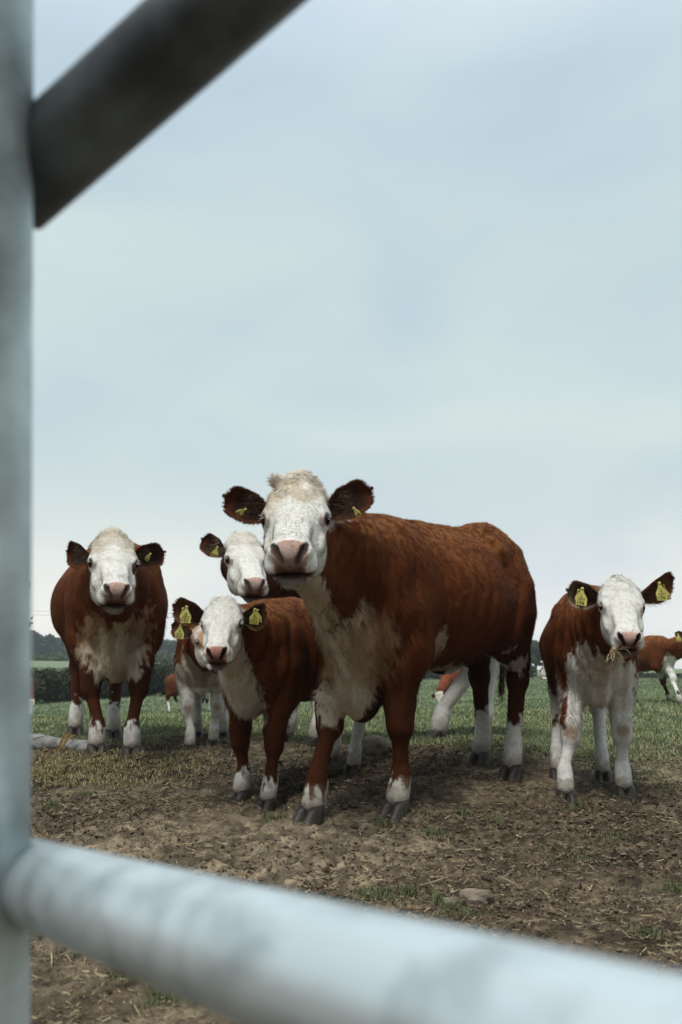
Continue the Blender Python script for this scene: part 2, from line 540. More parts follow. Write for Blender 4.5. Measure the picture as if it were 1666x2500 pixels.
def ear_tag(parent, top, R, U, size, number, small=True, back=True):
    """yellow plastic tag; top = stud position, R right, U up (unit vectors), size = width"""
    R = norm(R); U = norm(U - R * (U @ R)); Nn = np.cross(R, U)
    wd, nk = size / 2, size * .14
    out = [(-nk, .06), (-nk, -.22), (-nk * 1.6, -.42), (-wd * .93, -.78), (-wd, -.9), (-wd, -1.42), (-wd * .93, -1.5), (wd * .93, -1.5),
           (wd, -1.42), (wd, -.9), (wd * .93, -.78), (nk * 1.6, -.42), (nk, -.22), (nk, .06)]
    out = [(x, y * size) for x, y in out]
    n = len(out); V = []
    for z in (.0012, -.0012):
        for x, y in out: V.append(top + R * x + U * y + Nn * z)
    V = np.array(V); i = np.arange(n); j = (i + 1) % n
    # fan from strips: pair left/right outline points
    L = list(range(7)); Rr = list(range(13, 6, -1))
    f = []
    for k in range(6):
        f.append((L[k], L[k + 1], Rr[k + 1], Rr[k])); f.append((L[k] + n, Rr[k] + n, Rr[k + 1] + n, L[k + 1] + n))
    f += [(a, a + n, b + n, b) for a, b in zip(i, j)]
    Vs = [V]; Fq = np.array(f); T = []; off = len(V)
    Fs = [Fq]; mi = [np.zeros(len(Fq))]
    tri = []
    def put(txt, sz, y):
        nonlocal off
        v, t = text_mesh(txt, sz, top + U * y * size + Nn * .0022, R, U)
        Vs.append(v); tri.append(t + off); off += len(v)
    put(number, size * .47, -1.42)
    if small:
        put('332279', size * .22, -1.02); put('UK', size * .2, -.8); put('^^', size * .2, -.68)
    # stud
    v, fs = tube([top + Nn * -.004, top + Nn * .004, top + Nn * .0065], [size * .13, size * .13, size * .05], 10)
    Vs.append(v); Fs.append(fs[0] + off); mi.append(np.zeros(len(fs[0]))); tri0 = fs[1] + off; off += len(v)
    trs = np.concatenate(tri) if tri else np.zeros((0, 3), int)
    faces = [np.concatenate(Fs), np.concatenate([tri0, trs])]
    idx = np.concatenate([np.zeros(sum(len(a) for a in Fs)), np.zeros(len(tri0)), np.ones(len(trs))])
    o = mesh_obj('ear_tag', np.concatenate(Vs), faces, None, parent, smooth=False, mats=[M_tag, M_ink], matidx=idx)
    return o

def ear(parent_root, base, tip, wid, nrm, colo=BROWN, coli=DARK, fringe=(.22, .14, .09), curl=.5, dens=1.0, droop=0.0, fine=16, rim=None):
    """cupped leaf-shaped ear; nrm = direction the opening faces"""
    L = np.linalg.norm(tip - base); a = norm(tip - base)
    n = norm(nrm - a * (nrm @ a)); s = np.cross(n, a)
    nu, nv = fine, 13
    u = np.linspace(0, 1, nu); v = np.linspace(-1, 1, nv)
    wd = wid * (.32 + .68 * sstep(0, .5, u)) * .5
    wd = wd * np.sqrt(np.clip(1 - np.clip((u - .72) / .28, 0, 1) ** 2.2, 0, 1))
    wd = np.maximum(wd, wid * .02)
    def layer(off):
        Uu, Vv = np.meshgrid(u, v, indexing='ij')
        W2 = wd[:, None] * Vv * (1 - .12 * curl * Vv ** 2)
        cup = curl * wid * (.50 * Vv ** 2 - .28) * (1 - .45 * Uu) + .02 * np.sin(Uu * math.pi)
        dr = -droop * L * Uu ** 2
        ctr = base + Uu[..., None] * L * a + dr[..., None] * np.array((0, 0, 1.))
        return (ctr + W2[..., None] * s + (cup - off)[..., None] * n).reshape(-1, 3)
    th = .0045 + .004 * (L / .2)
    V1 = layer(0); V2 = layer(th)
    i = np.arange(nu - 1)[:, None] * nv + np.arange(nv - 1)[None]
    q = np.stack([i, i + 1, i + 1 + nv, i + nv], -1).reshape(-1, 4)
    nV = len(V1)
    per = list(range(nv)) + [k * nv + nv - 1 for k in range(1, nu)] + [(nu - 1) * nv + k for k in range(nv - 2, -1, -1)] + [k * nv for k in range(nu - 2, 0, -1)]
    per = np.array(per); pj = np.roll(per, -1)
    rimf = np.stack([per, per + nV, pj + nV, pj], -1)
    test = np.cross(V1[q[0, 2]] - V1[q[0, 0]], V1[q[0, 3]] - V1[q[0, 1]]) @ n
    if test < 0: q1 = q[:, ::-1]; q2 = q + nV
    else: q1 = q; q2 = q[:, ::-1] + nV
    V = np.concatenate([V1, V2]); 
    Uu, Vv = [g.ravel() for g in np.meshgrid(u, v, indexing='ij')]
    e = sstep(.72, 1.0, np.maximum(np.abs(Vv), Uu * .98))[:, None]
    rimc = np.array(rim if rim is not None else colo)
    c1 = np.array(coli) * (1 - e) + rimc * e
    c2 = np.broadcast_to(np.array(colo, float), (nV, 3))
    mb = MB(); mb.add(V, [np.concatenate([q1, q2, rimf])], np.concatenate([c1, c2]))
    # hair: rim fringe plus long inner tufts
    r = np.random.default_rng(int(abs(base[0] * 1e4)) % 9999)
    k = int(1300 * dens)
    pi = r.integers(0, len(per), k); fr = r.random(k)[:, None]
    p0 = V1[per[pi]] * (1 - fr) + V1[pj[pi]] * fr
    ctr = base + a * L * .45
    out = norm(p0 - ctr)
    dd = norm(out * 1.0 + a * .5 + r.normal(0, .35, (k, 3))) * (r.uniform(.005, .014, k)[:, None] * (L / .18))
    wv = norm(np.cross(dd, n)) * .0010
    hv, hf = strips(p0, dd, wv, n)
    mb.add(hv, hf, np.repeat(rimc * r.uniform(.6, 1.3, k)[:, None], 3, 0))
    k = int(320 * dens)
    uu = r.uniform(.05, .6, k); vv = r.uniform(-.9, .9, k)
    iu = (uu * (nu - 1)).astype(int); iv = ((vv + 1) / 2 * (nv - 1)).astype(int)
    p0 = V1[iu * nv + iv]
    dd = norm(a * 1.0 + n * .45 + np.array((0, 0, -.5)) + r.normal(0, .4, (k, 3))) * (r.uniform(.02, .05, k)[:, None] * (L / .18))
    wv = norm(np.cross(dd, n)) * .0009
    hv, hf = strips(p0, dd, wv, n)
    mb.add(hv, hf, np.repeat(np.array(fringe) * r.uniform(.2, .9, k)[:, None], 3, 0))
    o = mb.obj('ear', M_coat, parent_root)
    return o, a, n, s

def hoof(parent, g, toe, s=1.0, splay=.02, col=(.030, .024, .018), tilt=0):
    """two claws and two dewclaws; g = ground point under the foot"""
    toe = norm(np.array((toe[0], toe[1], 0.))); side = np.array((-toe[1], toe[0], 0))
    mb = MB(); r = np.random.default_rng(int(abs(g[0] * 999)) + 5)
    for sg in (1, -1):
        nr, ns = 7, 20; V = []; th = np.linspace(0, 2 * math.pi, ns, endpoint=False)
        for k in range(nr):
            t = k / (nr - 1)              # 0 bottom .. 1 top
            rx = (.060 * (1 - t) + .044 * t) * s; ry = (.034 * (1 - t) ** .7 + .028 * (1 - (1 - t) ** .7)) * s
            if k == nr - 1: rx *= .8; ry *= .8
            cx = (.026 * (1 - t) - .018 * t) * s
            x = np.cos(th); y = np.sin(th)
            fx = np.where(x > 0, 1.12, .85)
            py = np.where(x > 0, np.abs(1 - x ** 2.2) ** .62 * np.sign(y), y)
            lx = cx + rx * x * fx; ly = ry * py + sg * (.0290 + splay * .0) * s
            ly = ly + sg * splay * (lx) * .9
            z = .078 * s * t - (.012 * s * (lx / .08 / s) * t)
            V.append(g + lx[:, None] * toe + ly[:, None] * side + np.stack([np.zeros(ns), np.zeros(ns), z * np.ones(ns) - .010], -1))
        V = np.concatenate(V); i = np.arange(ns); j = (i + 1) % ns
        Fq = np.concatenate([np.stack([i + q * ns, j + q * ns, j + (q + 1) * ns, i + (q + 1) * ns], -1) for q in range(nr - 1)])
        V = np.concatenate([V, [V[-ns:].mean(0)]])
        top = np.stack([i + (nr - 1) * ns, j + (nr - 1) * ns, np.full(ns, len(V) - 1)], -1)
        lv = np.concatenate([np.repeat(np.linspace(0, 1, nr), ns), [1]])[:, None]
        c = np.array(col) * (1.5 - .7 * lv) + r.normal(0, .006, (len(V), 1))
        mb.add(V, [Fq, top], np.clip(c, .01, 1))
        p = g - toe * .058 * s + side * sg * .028 * s + np.array((0, 0, .105 * s))
        v, f = tube([p + toe * .02 * s, p, p - toe * .018 * s - np.array((0, 0, .014 * s))], [.016 * s, .016 * s, .006 * s], 8)
        mb.add(v, f, np.array(col) * .7)
    return mb.obj('hoof', M_hoof, parent)

class Cow:
    pass

def build_cow(name, label, cat, sh, hp, gs, gh, s, feet, head, neck=None, wid=1.0, belly=1.0, h=.011, hf=.0062, paint=(), fur=20000,
              furlen=.016, group=None, calf=False, legth=1.0, ears=(), udder=False, brisket=1.0, tail=None, curly=False,
              hooftoe=None, lz=1.0, seed=1, stripe=None, post=(), neckr=1.0, legwhite=(), brown=BROWN, hump=0.0, eyecol=(.035, .016, .012), rumpz=0.0, lie=False, wv=1.0):
    """sh/hp: xy of shoulder and hip centres; gs/gh ground z there; s scale; feet: four hoof points (fore a, fore b, hind a, hind b)
    head: dict(pos=eye midpoint, tau, yaw, roll, s)"""
    rr = np.random.default_rng(seed)
    sh = np.asarray(sh, float); hp = np.asarray(hp, float)
    d2 = sh - hp; L = np.linalg.norm(d2); hd = np.array((*(d2 / L), 0)); lf = np.array((-hd[1], hd[0], 0)); up = np.array((0, 0, 1.))
    lx = L / 1.22
    def T(x, y, z):
        t = (x + .62) / 1.22
        return np.array((*hp, 0)) + hd * (x + .62) * lx + lf * y * s * wid + up * (z * s * lz + gh + (gs - gh) * t + rumpz * (1 - t))
    pitch = math.atan2((gs - gh) - rumpz, L)
    hdp = hd * math.cos(pitch) + up * math.sin(pitch); upp = np.cross(hdp, lf) * 1.0
    A = np.stack([hdp, lf, upp], 1)           # columns
    root = empty(name, (*(sh + hp) / 2, (gs + gh) / 2))
    tag(root, label, cat, group)
    pr = []
    def E(c, r, k=.06, R=None, tg='body'):
        c = T(*c); r = np.array((r[0] * lx, r[1] * s * wid, r[2] * s * lz))
        pr.append(Prim(ell_fn((0, 0, 0), r, A, c, 1.0, R), c, max(r), k * s, tg))
    def Cp(a, b, ra, rb, k=.05, tg='body'):
        pr.append(Prim(cap_fn(a, b, ra, rb), (a + b) / 2, np.linalg.norm(a - b) / 2 + max(ra, rb), k * s, tg))
    # --- trunk
    E((-.03, 0, .915 + .010 * calf), (.62, .335 * belly, .325 - .005 * calf))
    E((-.15, 0, .87 + .01 * calf), (.42, .33 * belly, .275 - .005 * calf), .08)
    E((.36, 0, .925 + .01 * calf), (.40, .265, .355 - .02 * calf), .08)
    E((.52, .13, .93), (.19, .12, .30), .06); E((.52, -.13, .93), (.19, .12, .30), .06)
    E((.50, .165, .80), (.15, .09, .20), .05); E((.50, -.165, .80), (.15, .09, .20), .05)
    Cp(T(.50, 0, 1.17 + hump), T(.15, 0, 1.17), .085 * s, .09 * s, .09)
    Cp(T(.15, 0, 1.16), T(-.62, 0, 1.18), .09 * s, .10 * s, .09)
    E((-.62, 0, 1.03), (.30, .24, .25), .08)
    E((-.46, .175, 1.14), (.07, .06, .06), .08); E((-.46, -.175, 1.14), (.07, .06, .06), .08)
    E((-.84, .10, 1.12), (.07, .055, .06), .08); E((-.84, -.10, 1.12), (.07, .055, .06), .08)
    Cp(T(-.62, 0, 1.18), T(-.86, 0, 1.17), .06 * s, .045 * s, .08)
    for sg in (1, -1):
        E((-.64, sg * .155, .86), (.235, .115, .30), .06)
    # brisket and chest front
    E((.62, 0, .82 + .04 * calf), (.20, .155, .22 - .04 * calf), .08)
    if brisket > 0:
        E((.60, 0, .655 - .055 * brisket + .07 * calf), (.15, .058 + .022 * brisket, .12 + .045 * brisket), .07)
        E((.70, 0, .80), (.09, .045, .17), .08)
    if udder:
        E((-.40, 0, .58), (.15, .12, .12), .05)
    # --- head frame
    hs = head['s']; tau = math.radians(head['tau']); yaw = math.radians(head.get('yaw', 0)); roll = math.radians(head.get('roll', 0))
    hpz = np.asarray(head['pos'], float)
    tocam = norm(np.array((-hpz[0], -hpz[1], 0)))
    cy, sy = math.cos(yaw), math.sin(yaw)
    tocam = np.array((tocam[0] * cy - tocam[1] * sy, tocam[0] * sy + tocam[1] * cy, 0))
    U = -up * math.cos(tau) + tocam * math.sin(tau)          # face axis, poll -> muzzle
    W = tocam * math.cos(tau) + up * math.sin(tau)           # out of the forehead
    V_ = np.cross(W, U)
    if roll:
        c_, s_ = math.cos(roll), math.sin(roll)
        U, V_ = U * c_ + V_ * s_, V_ * c_ - U * s_
    ul = head.get('ul', 1.0)       # muzzle length factor
    HA = np.stack([U, V_, W], 1)
    Ho = hpz - hs * (.165 * U * ul - .045 * W)
    def H(u, v, w): return Ho + hs * (u * ul * U + v * V_ + w * W)
    def HE(c, r, k=.02, R=None, sub=False, tg='head'):
        c2 = (c[0] * ul, c[1], c[2]); r2 = (r[0] * (.5 + .5 * ul), r[1], r[2])
        pr.append(Prim(ell_fn(c2, r2, HA, Ho, hs, R), H(*c), max(r) * hs, k * hs, tg, sub))
    def HC(a, b, ra, rb, k=.02, sq=None, sub=False):
        a2 = (a[0] * ul, a[1], a[2]); b2 = (b[0] * ul, b[1], b[2])
        m = max(sq) if sq else 1
        pr.append(Prim(cap_fn(a2, b2, ra, rb, A=HA, o=Ho, sc=hs, sq=sq), (H(*a) + H(*b)) / 2,
                       (np.linalg.norm(np.array(a) - np.array(b)) / 2 + max(ra, rb) * m) * hs, k * hs, 'head', sub))
    # --- neck (before the head so its blend is wide)
    nb = neck or {}
    n0 = T(.52, 0, nb.get('z0', 1.02)); n1 = H(.02, 0, -.17)
    nr0, nr1 = nb.get('r0', .20) * s * neckr, nb.get('r1', .105) * hs * neckr
    mid = (n0 + n1) / 2 + up * nb.get('mid', .0)
    Cp(n0, mid, nr0, (nr0 + nr1) / 2, .08, 'neck'); Cp(mid, n1, (nr0 + nr1) / 2, nr1, .07, 'neck')
    n2 = H(.16, 0, -.20); n3 = T(.66, 0, .86)
    Cp(n2, n3, .065 * hs, .10 * s, .09, 'neck')
    dl = (n2 * .45 + n3 * .55)
    Cp(H(.20, 0, -.20), T(.76, 0, .80), .03 * hs, .05 * s, .07, 'neck')
    # --- legs
    legs = []
    toes = []
    for i, fp in enumerate(feet):
        if fp is None: legs.append(None); toes.append(None); continue
        fp = np.asarray(fp, float)
        fore = i < 2; sg = 1 if i % 2 == 0 else -1
        toe = hd if not hooftoe or hooftoe[i] is None else norm(np.array((*hooftoe[i], 0.)))
        toes.append(toe)
        q = legth * s
        past = fp - toe * .022 * s + up * .075 * s
        fet = fp - toe * .045 * s + up * .135 * s
        if fore:
            shp = T(.53, sg * .155, .86); elb = T(.49, sg * .165, .70)
            kn = fet * .47 + elb * .53 + hd * .02 * s; kn = kn + up * (-.03 * s)
            Cp(shp, elb, .12 * s, .095 * q, .06, 'leg')
            Cp(elb, kn + up * .07 * s, (.098 - .016 * calf) * q, .060 * q, .045, 'leg')
            Cp(kn + up * .045 * s, kn - up * .03 * s, .062 * q, .056 * q, .03, 'leg')
            Cp(kn + hd * .014 * s + up * .02 * s, kn + hd * .012 * s - up * .02 * s, .05 * q, .048 * q, .02, 'leg')
            Cp(kn - up * .03 * s, fet + up * .05 * s, .037 * q, .032 * q, .03, 'leg')
            Cp(fet + up * .015 * s, past, .046 * q, .048 * q, .025, 'leg')
        else:
            hpp = T(-.60, sg * .14, .92); sti = T(-.44, sg * .165, .74)
            hock = fet * .52 + T(-.62, sg * .15, .80) * .48 - hd * .095 * s; hock[2] = fet[2] + (T(-.62, 0, .80)[2] - fet[2]) * .56
            Cp(hpp, sti, .17 * s, .12 * q, .06, 'leg')
            Cp(T(-.66, sg * .15, .80), hock + up * .10 * s + hd * .03 * s, .135 * s, .062 * q, .05, 'leg')
            Cp(sti, hock + up * .07 * s, .10 * q, .062 * q, .05, 'leg')
            Cp(hock + up * .06 * s - hd * .02 * s, hock - up * .03 * s, .048 * q, .058 * q, .03, 'leg')
            Cp(hock - up * .02 * s, fet + up * .05 * s, .046 * q, .037 * q, .03, 'leg')
            Cp(fet + up * .015 * s, past, .046 * q, .048 * q, .025, 'leg')
            kn = hock
        legs.append((kn, fet, toe))
    # --- head
    cf = .012 if calf else 0
    HE((.055, 0, -.085), (.115, .104 + cf, .105), .03)
    HE((.02 + .01 * head.get('dome', 0), 0, -.075), (.085, .075 + cf, .085), .03)
    HE((.14, 0, -.062), (.13, .108 + cf, .066), .03)
    for sg in (1, -1):
        HE((.155, sg * .092, -.062), (.060, .026, .040), .022)
        HE((.128, sg * .096, -.045), (.035, .020, .022), .015)
        HE((.24, sg * .062, -.14), (.125, .036, .085), .03)
        HE((.20, sg * .060, -.165), (.09, .04, .075), .03)
    HC((.15, 0, -.06), (.42, 0, -.055), .060, .044, .03, sq=(1, 1.16, 1))
    HC((.26, 0, -.10), (.44, 0, -.085), .063, .052, .03, sq=(1, 1.02, 1.05))
    HC((.20, 0, -.20), (.42, 0, -.130), .050, .038, .03, sq=(1, 1.15, 1))
    HE((.445, 0, -.062), (.062, .072, .056), .02)
    for sg in (1, -1):
        HE((.440, sg * .052, -.100), (.058, .034, .042), .018)
        HE((.470, sg * .044, -.052), (.030, .028, .030), .012)
    HE((.475, 0, -.058), (.036, .054, .048), .012)
    HE((.440, 0, -.150), (.050, .047, .032), .014)
    for sg in (1, -1):
        HE((.105, sg * .080, -.020), (.045, .026, .018), .014)
        HE((.30, sg * .048, -.036), (.09, .012, .016), .02)
        HE((.265, sg * .088, -.105), (.06, .014, .020), .02)
    for u, v, w_, a_, b_, c_ in head.get('bumps', ()):
        HE((u, v, w_), (a_, b_, c_), .01)
    # cuts: mouth, nostrils, sockets
    HE((.500, 0, -.1255), (.060, .078, .0065), .008, sub=True)
    for sg in (1, -1):
        HC((.514, sg * .024, -.070), (.490, sg * .046, -.034), .0095, .0130, .006, sub=True)
        HC((.492, sg * .045, -.036), (.470, sg * .056, -.024), .0115, .008, .006, sub=True)
        HE((.190, sg * .118, -.052), (.026, .013, .015), .008, sub=True)
    fine = (H(.24, 0, -.07), .30 * hs, hf)
    V, Q = sdf_mesh(pr, h, fine)
    V = laplace(V, Q, 1, .35)
    # coat relief: curly winter coat and soft muscle unevenness
    nv = vnormals(V, Q)
    hl = ((V - Ho) @ HA) / hs; hl[:, 0] /= ul      # head-local coordinates
    rel = np.array((hp[0], hp[1], 0))
    Lc = np.stack([(V - rel) @ hd / lx - .62, (V - rel) @ lf / s / wid, np.zeros(len(V))], -1)
    tt = np.clip((Lc[:, 0] + .62) / 1.22, -.3, 1.4)
    Lc[:, 2] = (V[:, 2] - (gh + (gs - gh) * tt) - rumpz * (1 - tt)) / s / lz
    facem = sstep(-.02, .06, hl[:, 0]) * sstep(.12, .03, -hl[:, 2] - .15)
    trunk = sstep(.42, .55, Lc[:, 2])
    nearhead = 1 - sstep(.24, .36, np.linalg.norm((V - H(.22, 0, -.08)), axis=1) / hs)
    big = fbm(V, 4.5 / s, 2, seed) * .010 * s * trunk * (1 - nearhead)
    if curly:
        cw = sstep(-.75, -.6, Lc[:, 0]) * (1 - sstep(.2, .45, Lc[:, 0])) * sstep(.55, .75, Lc[:, 2])
        q_ = Lc * np.array((30, 10, 15)) + np.stack([fbm(V, 9, 2, 3) * 1.6] * 3, -1)
        big = big + (np.abs(vnoise(q_, 1, 8)) - .3) * .006 * cw
        # ribs, flank hollow
        big = big - .0 * np.exp(-(((Lc[:, 0] + .40) / .10) ** 2 + ((Lc[:, 2] - 1.02) / .10) ** 2))
    xx, yy, zz = Lc.T
    tr = trunk * (1 - nearhead)
    zin = sstep(.56, .68, zz) * (1 - sstep(1.10, 1.24, zz))
    big = big - .020 * s * np.exp(-((xx - .30 - .10 * (zz - .9)) / .035) ** 2) * zin * tr          # behind the shoulder blade
    big = big + .012 * s * np.exp(-((xx - .41 - .10 * (zz - .9)) / .055) ** 2) * zin * tr
    big = big - .012 * s * np.exp(-((xx - .56 + .25 * (zz - .9)) / .03) ** 2) * zin * tr           # point of shoulder
    big = big - .0 * s * np.exp(-((xx + .36) / .12) ** 2 - ((zz - 1.07) / .07) ** 2) * tr         # flank hollow
    big = big - .014 * s * np.exp(-((xx + .44 + .45 * (zz - .8)) / .035) ** 2) * sstep(.58, .68, zz) * (1 - sstep(.95, 1.05, zz)) * tr
    big = big + .004 * s * np.sin((xx + .22 * (zz - .9)) * 62) * np.exp(-((xx + .02) / .22) ** 2) * sstep(.65, .75, zz) * (1 - sstep(1.0, 1.1, zz)) * tr   # ribs
    big = big + .010 * s * np.exp(-((zz - 1.135) / .03) ** 2) * np.exp(-((xx + .2) / .25) ** 2) * tr  # loin edge
    nk = sstep(.60, .72, xx) * (1 - nearhead) * sstep(.7, .8, zz)
    big = big + .006 * s * np.sin(xx * 55 + 9 * zz + 2 * fbm(V, 5, 2, 9)) * nk                      # neck folds
    fold = sstep(.50, .58, xx) * (1 - sstep(.95, 1.05, zz)) * (1 - nearhead) * trunk
    big = big + .007 * s * np.sin(yy * 70 + 2.5 * fbm(V, 4, 2, 19)) * fold * (1 - .5 * calf)        # dewlap folds
    pollm = nearhead * sstep(.10, .0, hl[:, 0])
    big = big + pollm * fbm(V, 55 / hs, 2, seed + 4) * .0045 * hs
    V = V + nv * big[:, None]
    nv = vnormals(V, Q)
    # --- colours
    n_lo = fbm(V, 7 / s, 3, seed + 11); n_hi = fbm(V, 34 / s, 2, seed + 12)
    stre = fbm(V * np.array((1, 1, .35)), 60 / s, 2, seed + 13)
    col = np.broadcast_to(np.array(brown, float), V.shape).copy()
    lo_ = sstep(-.6, .6, n_lo)[:, None]
    col = col * (.82 + .30 * lo_)
    # light falling on the back, painted into the coat colour in streaks
    top_light = sstep(.98, 1.28, Lc[:, 2] + .08 * n_lo)[:, None] * sstep(-.2, .3, stre + n_hi * .5)[:, None] * trunk[:, None]
    col = col * (1 - .55 * top_light) + np.array((.31, .135, .045)) * .55 * top_light
    def blend(m, c, st=1.0):
        nonlocal col
        m = np.clip(m, 0, 1)[:, None] * st
        col = col * (1 - m) + np.array(c) * m
    X, Y, Z = V.T
    low_shade = (1 - sstep(.50, .66, Lc[:, 2]))  # shade low on the body and legs, put into the coat colour
    blend(low_shade, np.array(brown) * np.array((.48, .50, .65)), .9)
    def do_paint(op):
        nonlocal col
        kind, fr_, a_, b_, ra_, rb_, c_, soft, amp = op[:9]
        pts = {'T': T, 'H': H, 'W': lambda *q: np.array(q)}[fr_]
        if kind == 'cap':
            pa, pb = pts(*a_), pts(*b_)
            dd = cap_fn(pa, pb, ra_, rb_)(X, Y, Z)
        else:   # ellipsoid: a_=centre, b_=radii, in body axes
            if fr_ == 'H': dd = ell_fn((a_[0] * ul, a_[1], a_[2]), b_, HA, Ho, hs)(X, Y, Z)
            else: dd = ell_fn((0, 0, 0), np.array(b_) * s, A, pts(*a_))(X, Y, Z)
        dd = dd + (n_lo * .6 + n_hi * .55 + stre * .6) * amp * 1.25
        blend(1 - sstep(-soft, soft, dd), c_, op[9] if len(op) > 9 else 1.0)
    for op in paint: do_paint(op)
    # white feet
    for i, lg in enumerate(legs):
        if lg is None: continue
        kn, fet, toe = lg
        zt = legwhite[i] if i < len(legwhite) else .2
        if zt is None: continue
        zt = zt * s
        fp = np.asarray(feet[i], float)
        hk = np.stack([X, Y], -1); 
        t_ = np.clip((Z - fet[2]) / max(kn[2] - fet[2], .01), 0, 1)[:, None]
        axp = fet[:2] + (kn[:2] - fet[:2]) * t_
        dd = np.linalg.norm(hk - axp, axis=1)
        ex = .14 * s * sstep(kn[2], kn[2] + .15 * s, Z) * (zt > .5 * s)
        m = (1 - sstep(.135 * s + ex, .16 * s + ex, dd)) * (1 - sstep(-.015, .015, Z - fp[2] - zt + (n_hi * .05 + stre * .075) * s)) * (Z < T(0, 0, .62)[2])
        blend(m, np.array(WHITE) * .97)
        if calf and i < 2 and zt > .4 * s:      # rubbed tan knees
            dk = np.linalg.norm(V - (kn + hd * .06 * s), axis=1)
            blend((1 - sstep(.02 * s, .055 * s, dk + n_hi * .01)) * m, (.34, .22, .13), .8)
        blend((1 - sstep(.0, .07 * s, Z - fp[2] - .085 * s + n_hi * .05 + n_lo * .04)) * (dd < .16 * s), (.20, .15, .10), .6)   # muddy coronet
    for op in post: do_paint(op)
    # white face
    hdm = (1 - sstep(-.012, .012, -hl[:, 0] - .055 + 0 * n_hi)) * (1 - sstep(-.015, .015, -hl[:, 2] - .115 - .135 * sstep(.08, .24, hl[:, 0]) + (n_hi * .03 + n_lo * .02)))
    hdm = hdm * (hl[:, 0] < .6) * (np.abs(hl[:, 1]) < .2) * (hl[:, 2] > -.36)
    blend(hdm, WHITE)
    tanf = sstep(.0, .8, .8 * fbm(V, 16 / hs, 3, seed + 31) + .8 * sstep(.22, .02, hl[:, 0])) * hdm * nearhead
    blend(tanf * (1 - sstep(.25, .33, hl[:, 0])), head.get('tan', (.47, .40, .29)), .75)
    for sg in (1, -1):
        dd = ell_fn((.10 * ul, sg * .085, -.02), (.04, .035, .04), HA, Ho, hs)(X, Y, Z) + n_hi * .02 * hs
        blend((1 - sstep(-.02 * hs, .012 * hs, dd)) * hdm * nearhead * sstep(-.3, .3, fbm(V, 60 / hs, 2, seed + 61)), np.array(head.get('tan', (.47, .40, .29))) * .85, .45)
    for op in head.get('paint', ()):     # patches in head space: centre, radii, colour, soft, strength
        c_, r_, cc_, so_, st_ = op
        dd = ell_fn((c_[0] * ul, c_[1], c_[2]), r_, HA, Ho, hs)(X, Y, Z) + n_hi * .012 * hs
        blend((1 - sstep(-so_ * hs, so_ * hs, dd)) * nearhead, cc_, st_)
    for sg in (1, -1):
        dd = ell_fn((.178 * ul, sg * .108, -.052), (.034, .024, .024), HA, Ho, hs)(X, Y, Z)
        blend((1 - sstep(-.006 * hs, .006 * hs, dd)) * nearhead, eyecol)
        dd = ell_fn((.208 * ul, sg * .090, -.050), (.022, .020, .018), HA, Ho, hs)(X, Y, Z)
        blend((1 - sstep(-.006 * hs, .006 * hs, dd)) * nearhead, head.get('tear', (.12, .06, .045)), .7)
        dd = ell_fn((.136 * ul, sg * .108, -.038), (.014, .022, .014), HA, Ho, hs)(X, Y, Z)
        blend((1 - sstep(-.004 * hs, .004 * hs, dd)) * nearhead, (.74, .73, .70), .7)
    # nose leather
    pk = head.get('pink', PINK)
    un, vn_, wn_ = hl.T
    nlim = .054 - .16 * np.clip(-.045 - wn_, 0, .09)
    nose = sstep(.462, .474, un + n_hi * .004 - .10 * np.abs(vn_)) * (1 - sstep(nlim - .006, nlim + .004, np.abs(vn_))) * sstep(-.118, -.108, wn_) * (1 - sstep(-.020, -.010, wn_ - .0))
    nose = np.maximum(nose, sstep(.468, .478, un) * (np.abs(vn_) < nlim + .004) * (wn_ > -.12) * (wn_ < -.008))
    blend(nose * nearhead, pk)
    mott = sstep(.0, .5, fbm(V, 120 / hs, 2, seed + 51))
    blend(nose * mott * nearhead, np.array(pk) * np.array((.55, .45, .42)), .55)
    dark = sstep(head.get('nd', -.050), head.get('nd', -.050) - .028, wn_ + n_hi * .014) * sstep(.050, .026, np.abs(vn_) - .25 * np.maximum(0, -.075 - wn_))
    blend(nose * dark * nearhead, head.get('nosedk', (.085, .040, .030)), .85)
    lip = sstep(.0, .016, .022 - np.abs(wn_ + .126)) * sstep(.40, .43, un) * (1 - sstep(.065, .085, np.abs(vn_)))
    blend(lip * nearhead, NOSE_DK, .95)
    lip2 = (1 - sstep(.008, .03, np.sqrt(((wn_ + .108) / .9) ** 2 + (np.maximum(0, .46 - un)) ** 2))) * (1 - sstep(.03, .07, np.abs(vn_)))
    blend(lip2 * nearhead, (.10, .048, .034), .9)
    lip3 = sstep(-.172, -.150, wn_) * sstep(-.118, -.128, wn_) * sstep(.425, .45, un) * (1 - sstep(.045, .075, np.abs(vn_)))
    blend(lip3 * nearhead, head.get('lowlip', (.07, .035, .026)), .9)
    for sg in (1, -1):
        dd = np.minimum(cap_fn((.508 * ul, sg * .025, -.069), (.486 * ul, sg * .046, -.034), .0100, .0140, A=HA, o=Ho, sc=hs)(X, Y, Z), cap_fn((.488 * ul, sg * .046, -.034), (.468 * ul, sg * .055, -.026), .0120, .009, A=HA, o=Ho, sc=hs)(X, Y, Z))
        blend((1 - sstep(-.003 * hs, .004 * hs, dd)) * nearhead, (.012, .007, .006))
    col = np.clip(col, .004, .85)
    # --- fur
    nq = len(Q)
    Vh = np.zeros((0, 3)); Fh = np.zeros((0, 3), int)
    C_all = col; Nall = nv; Vall = V; faces = [Q]
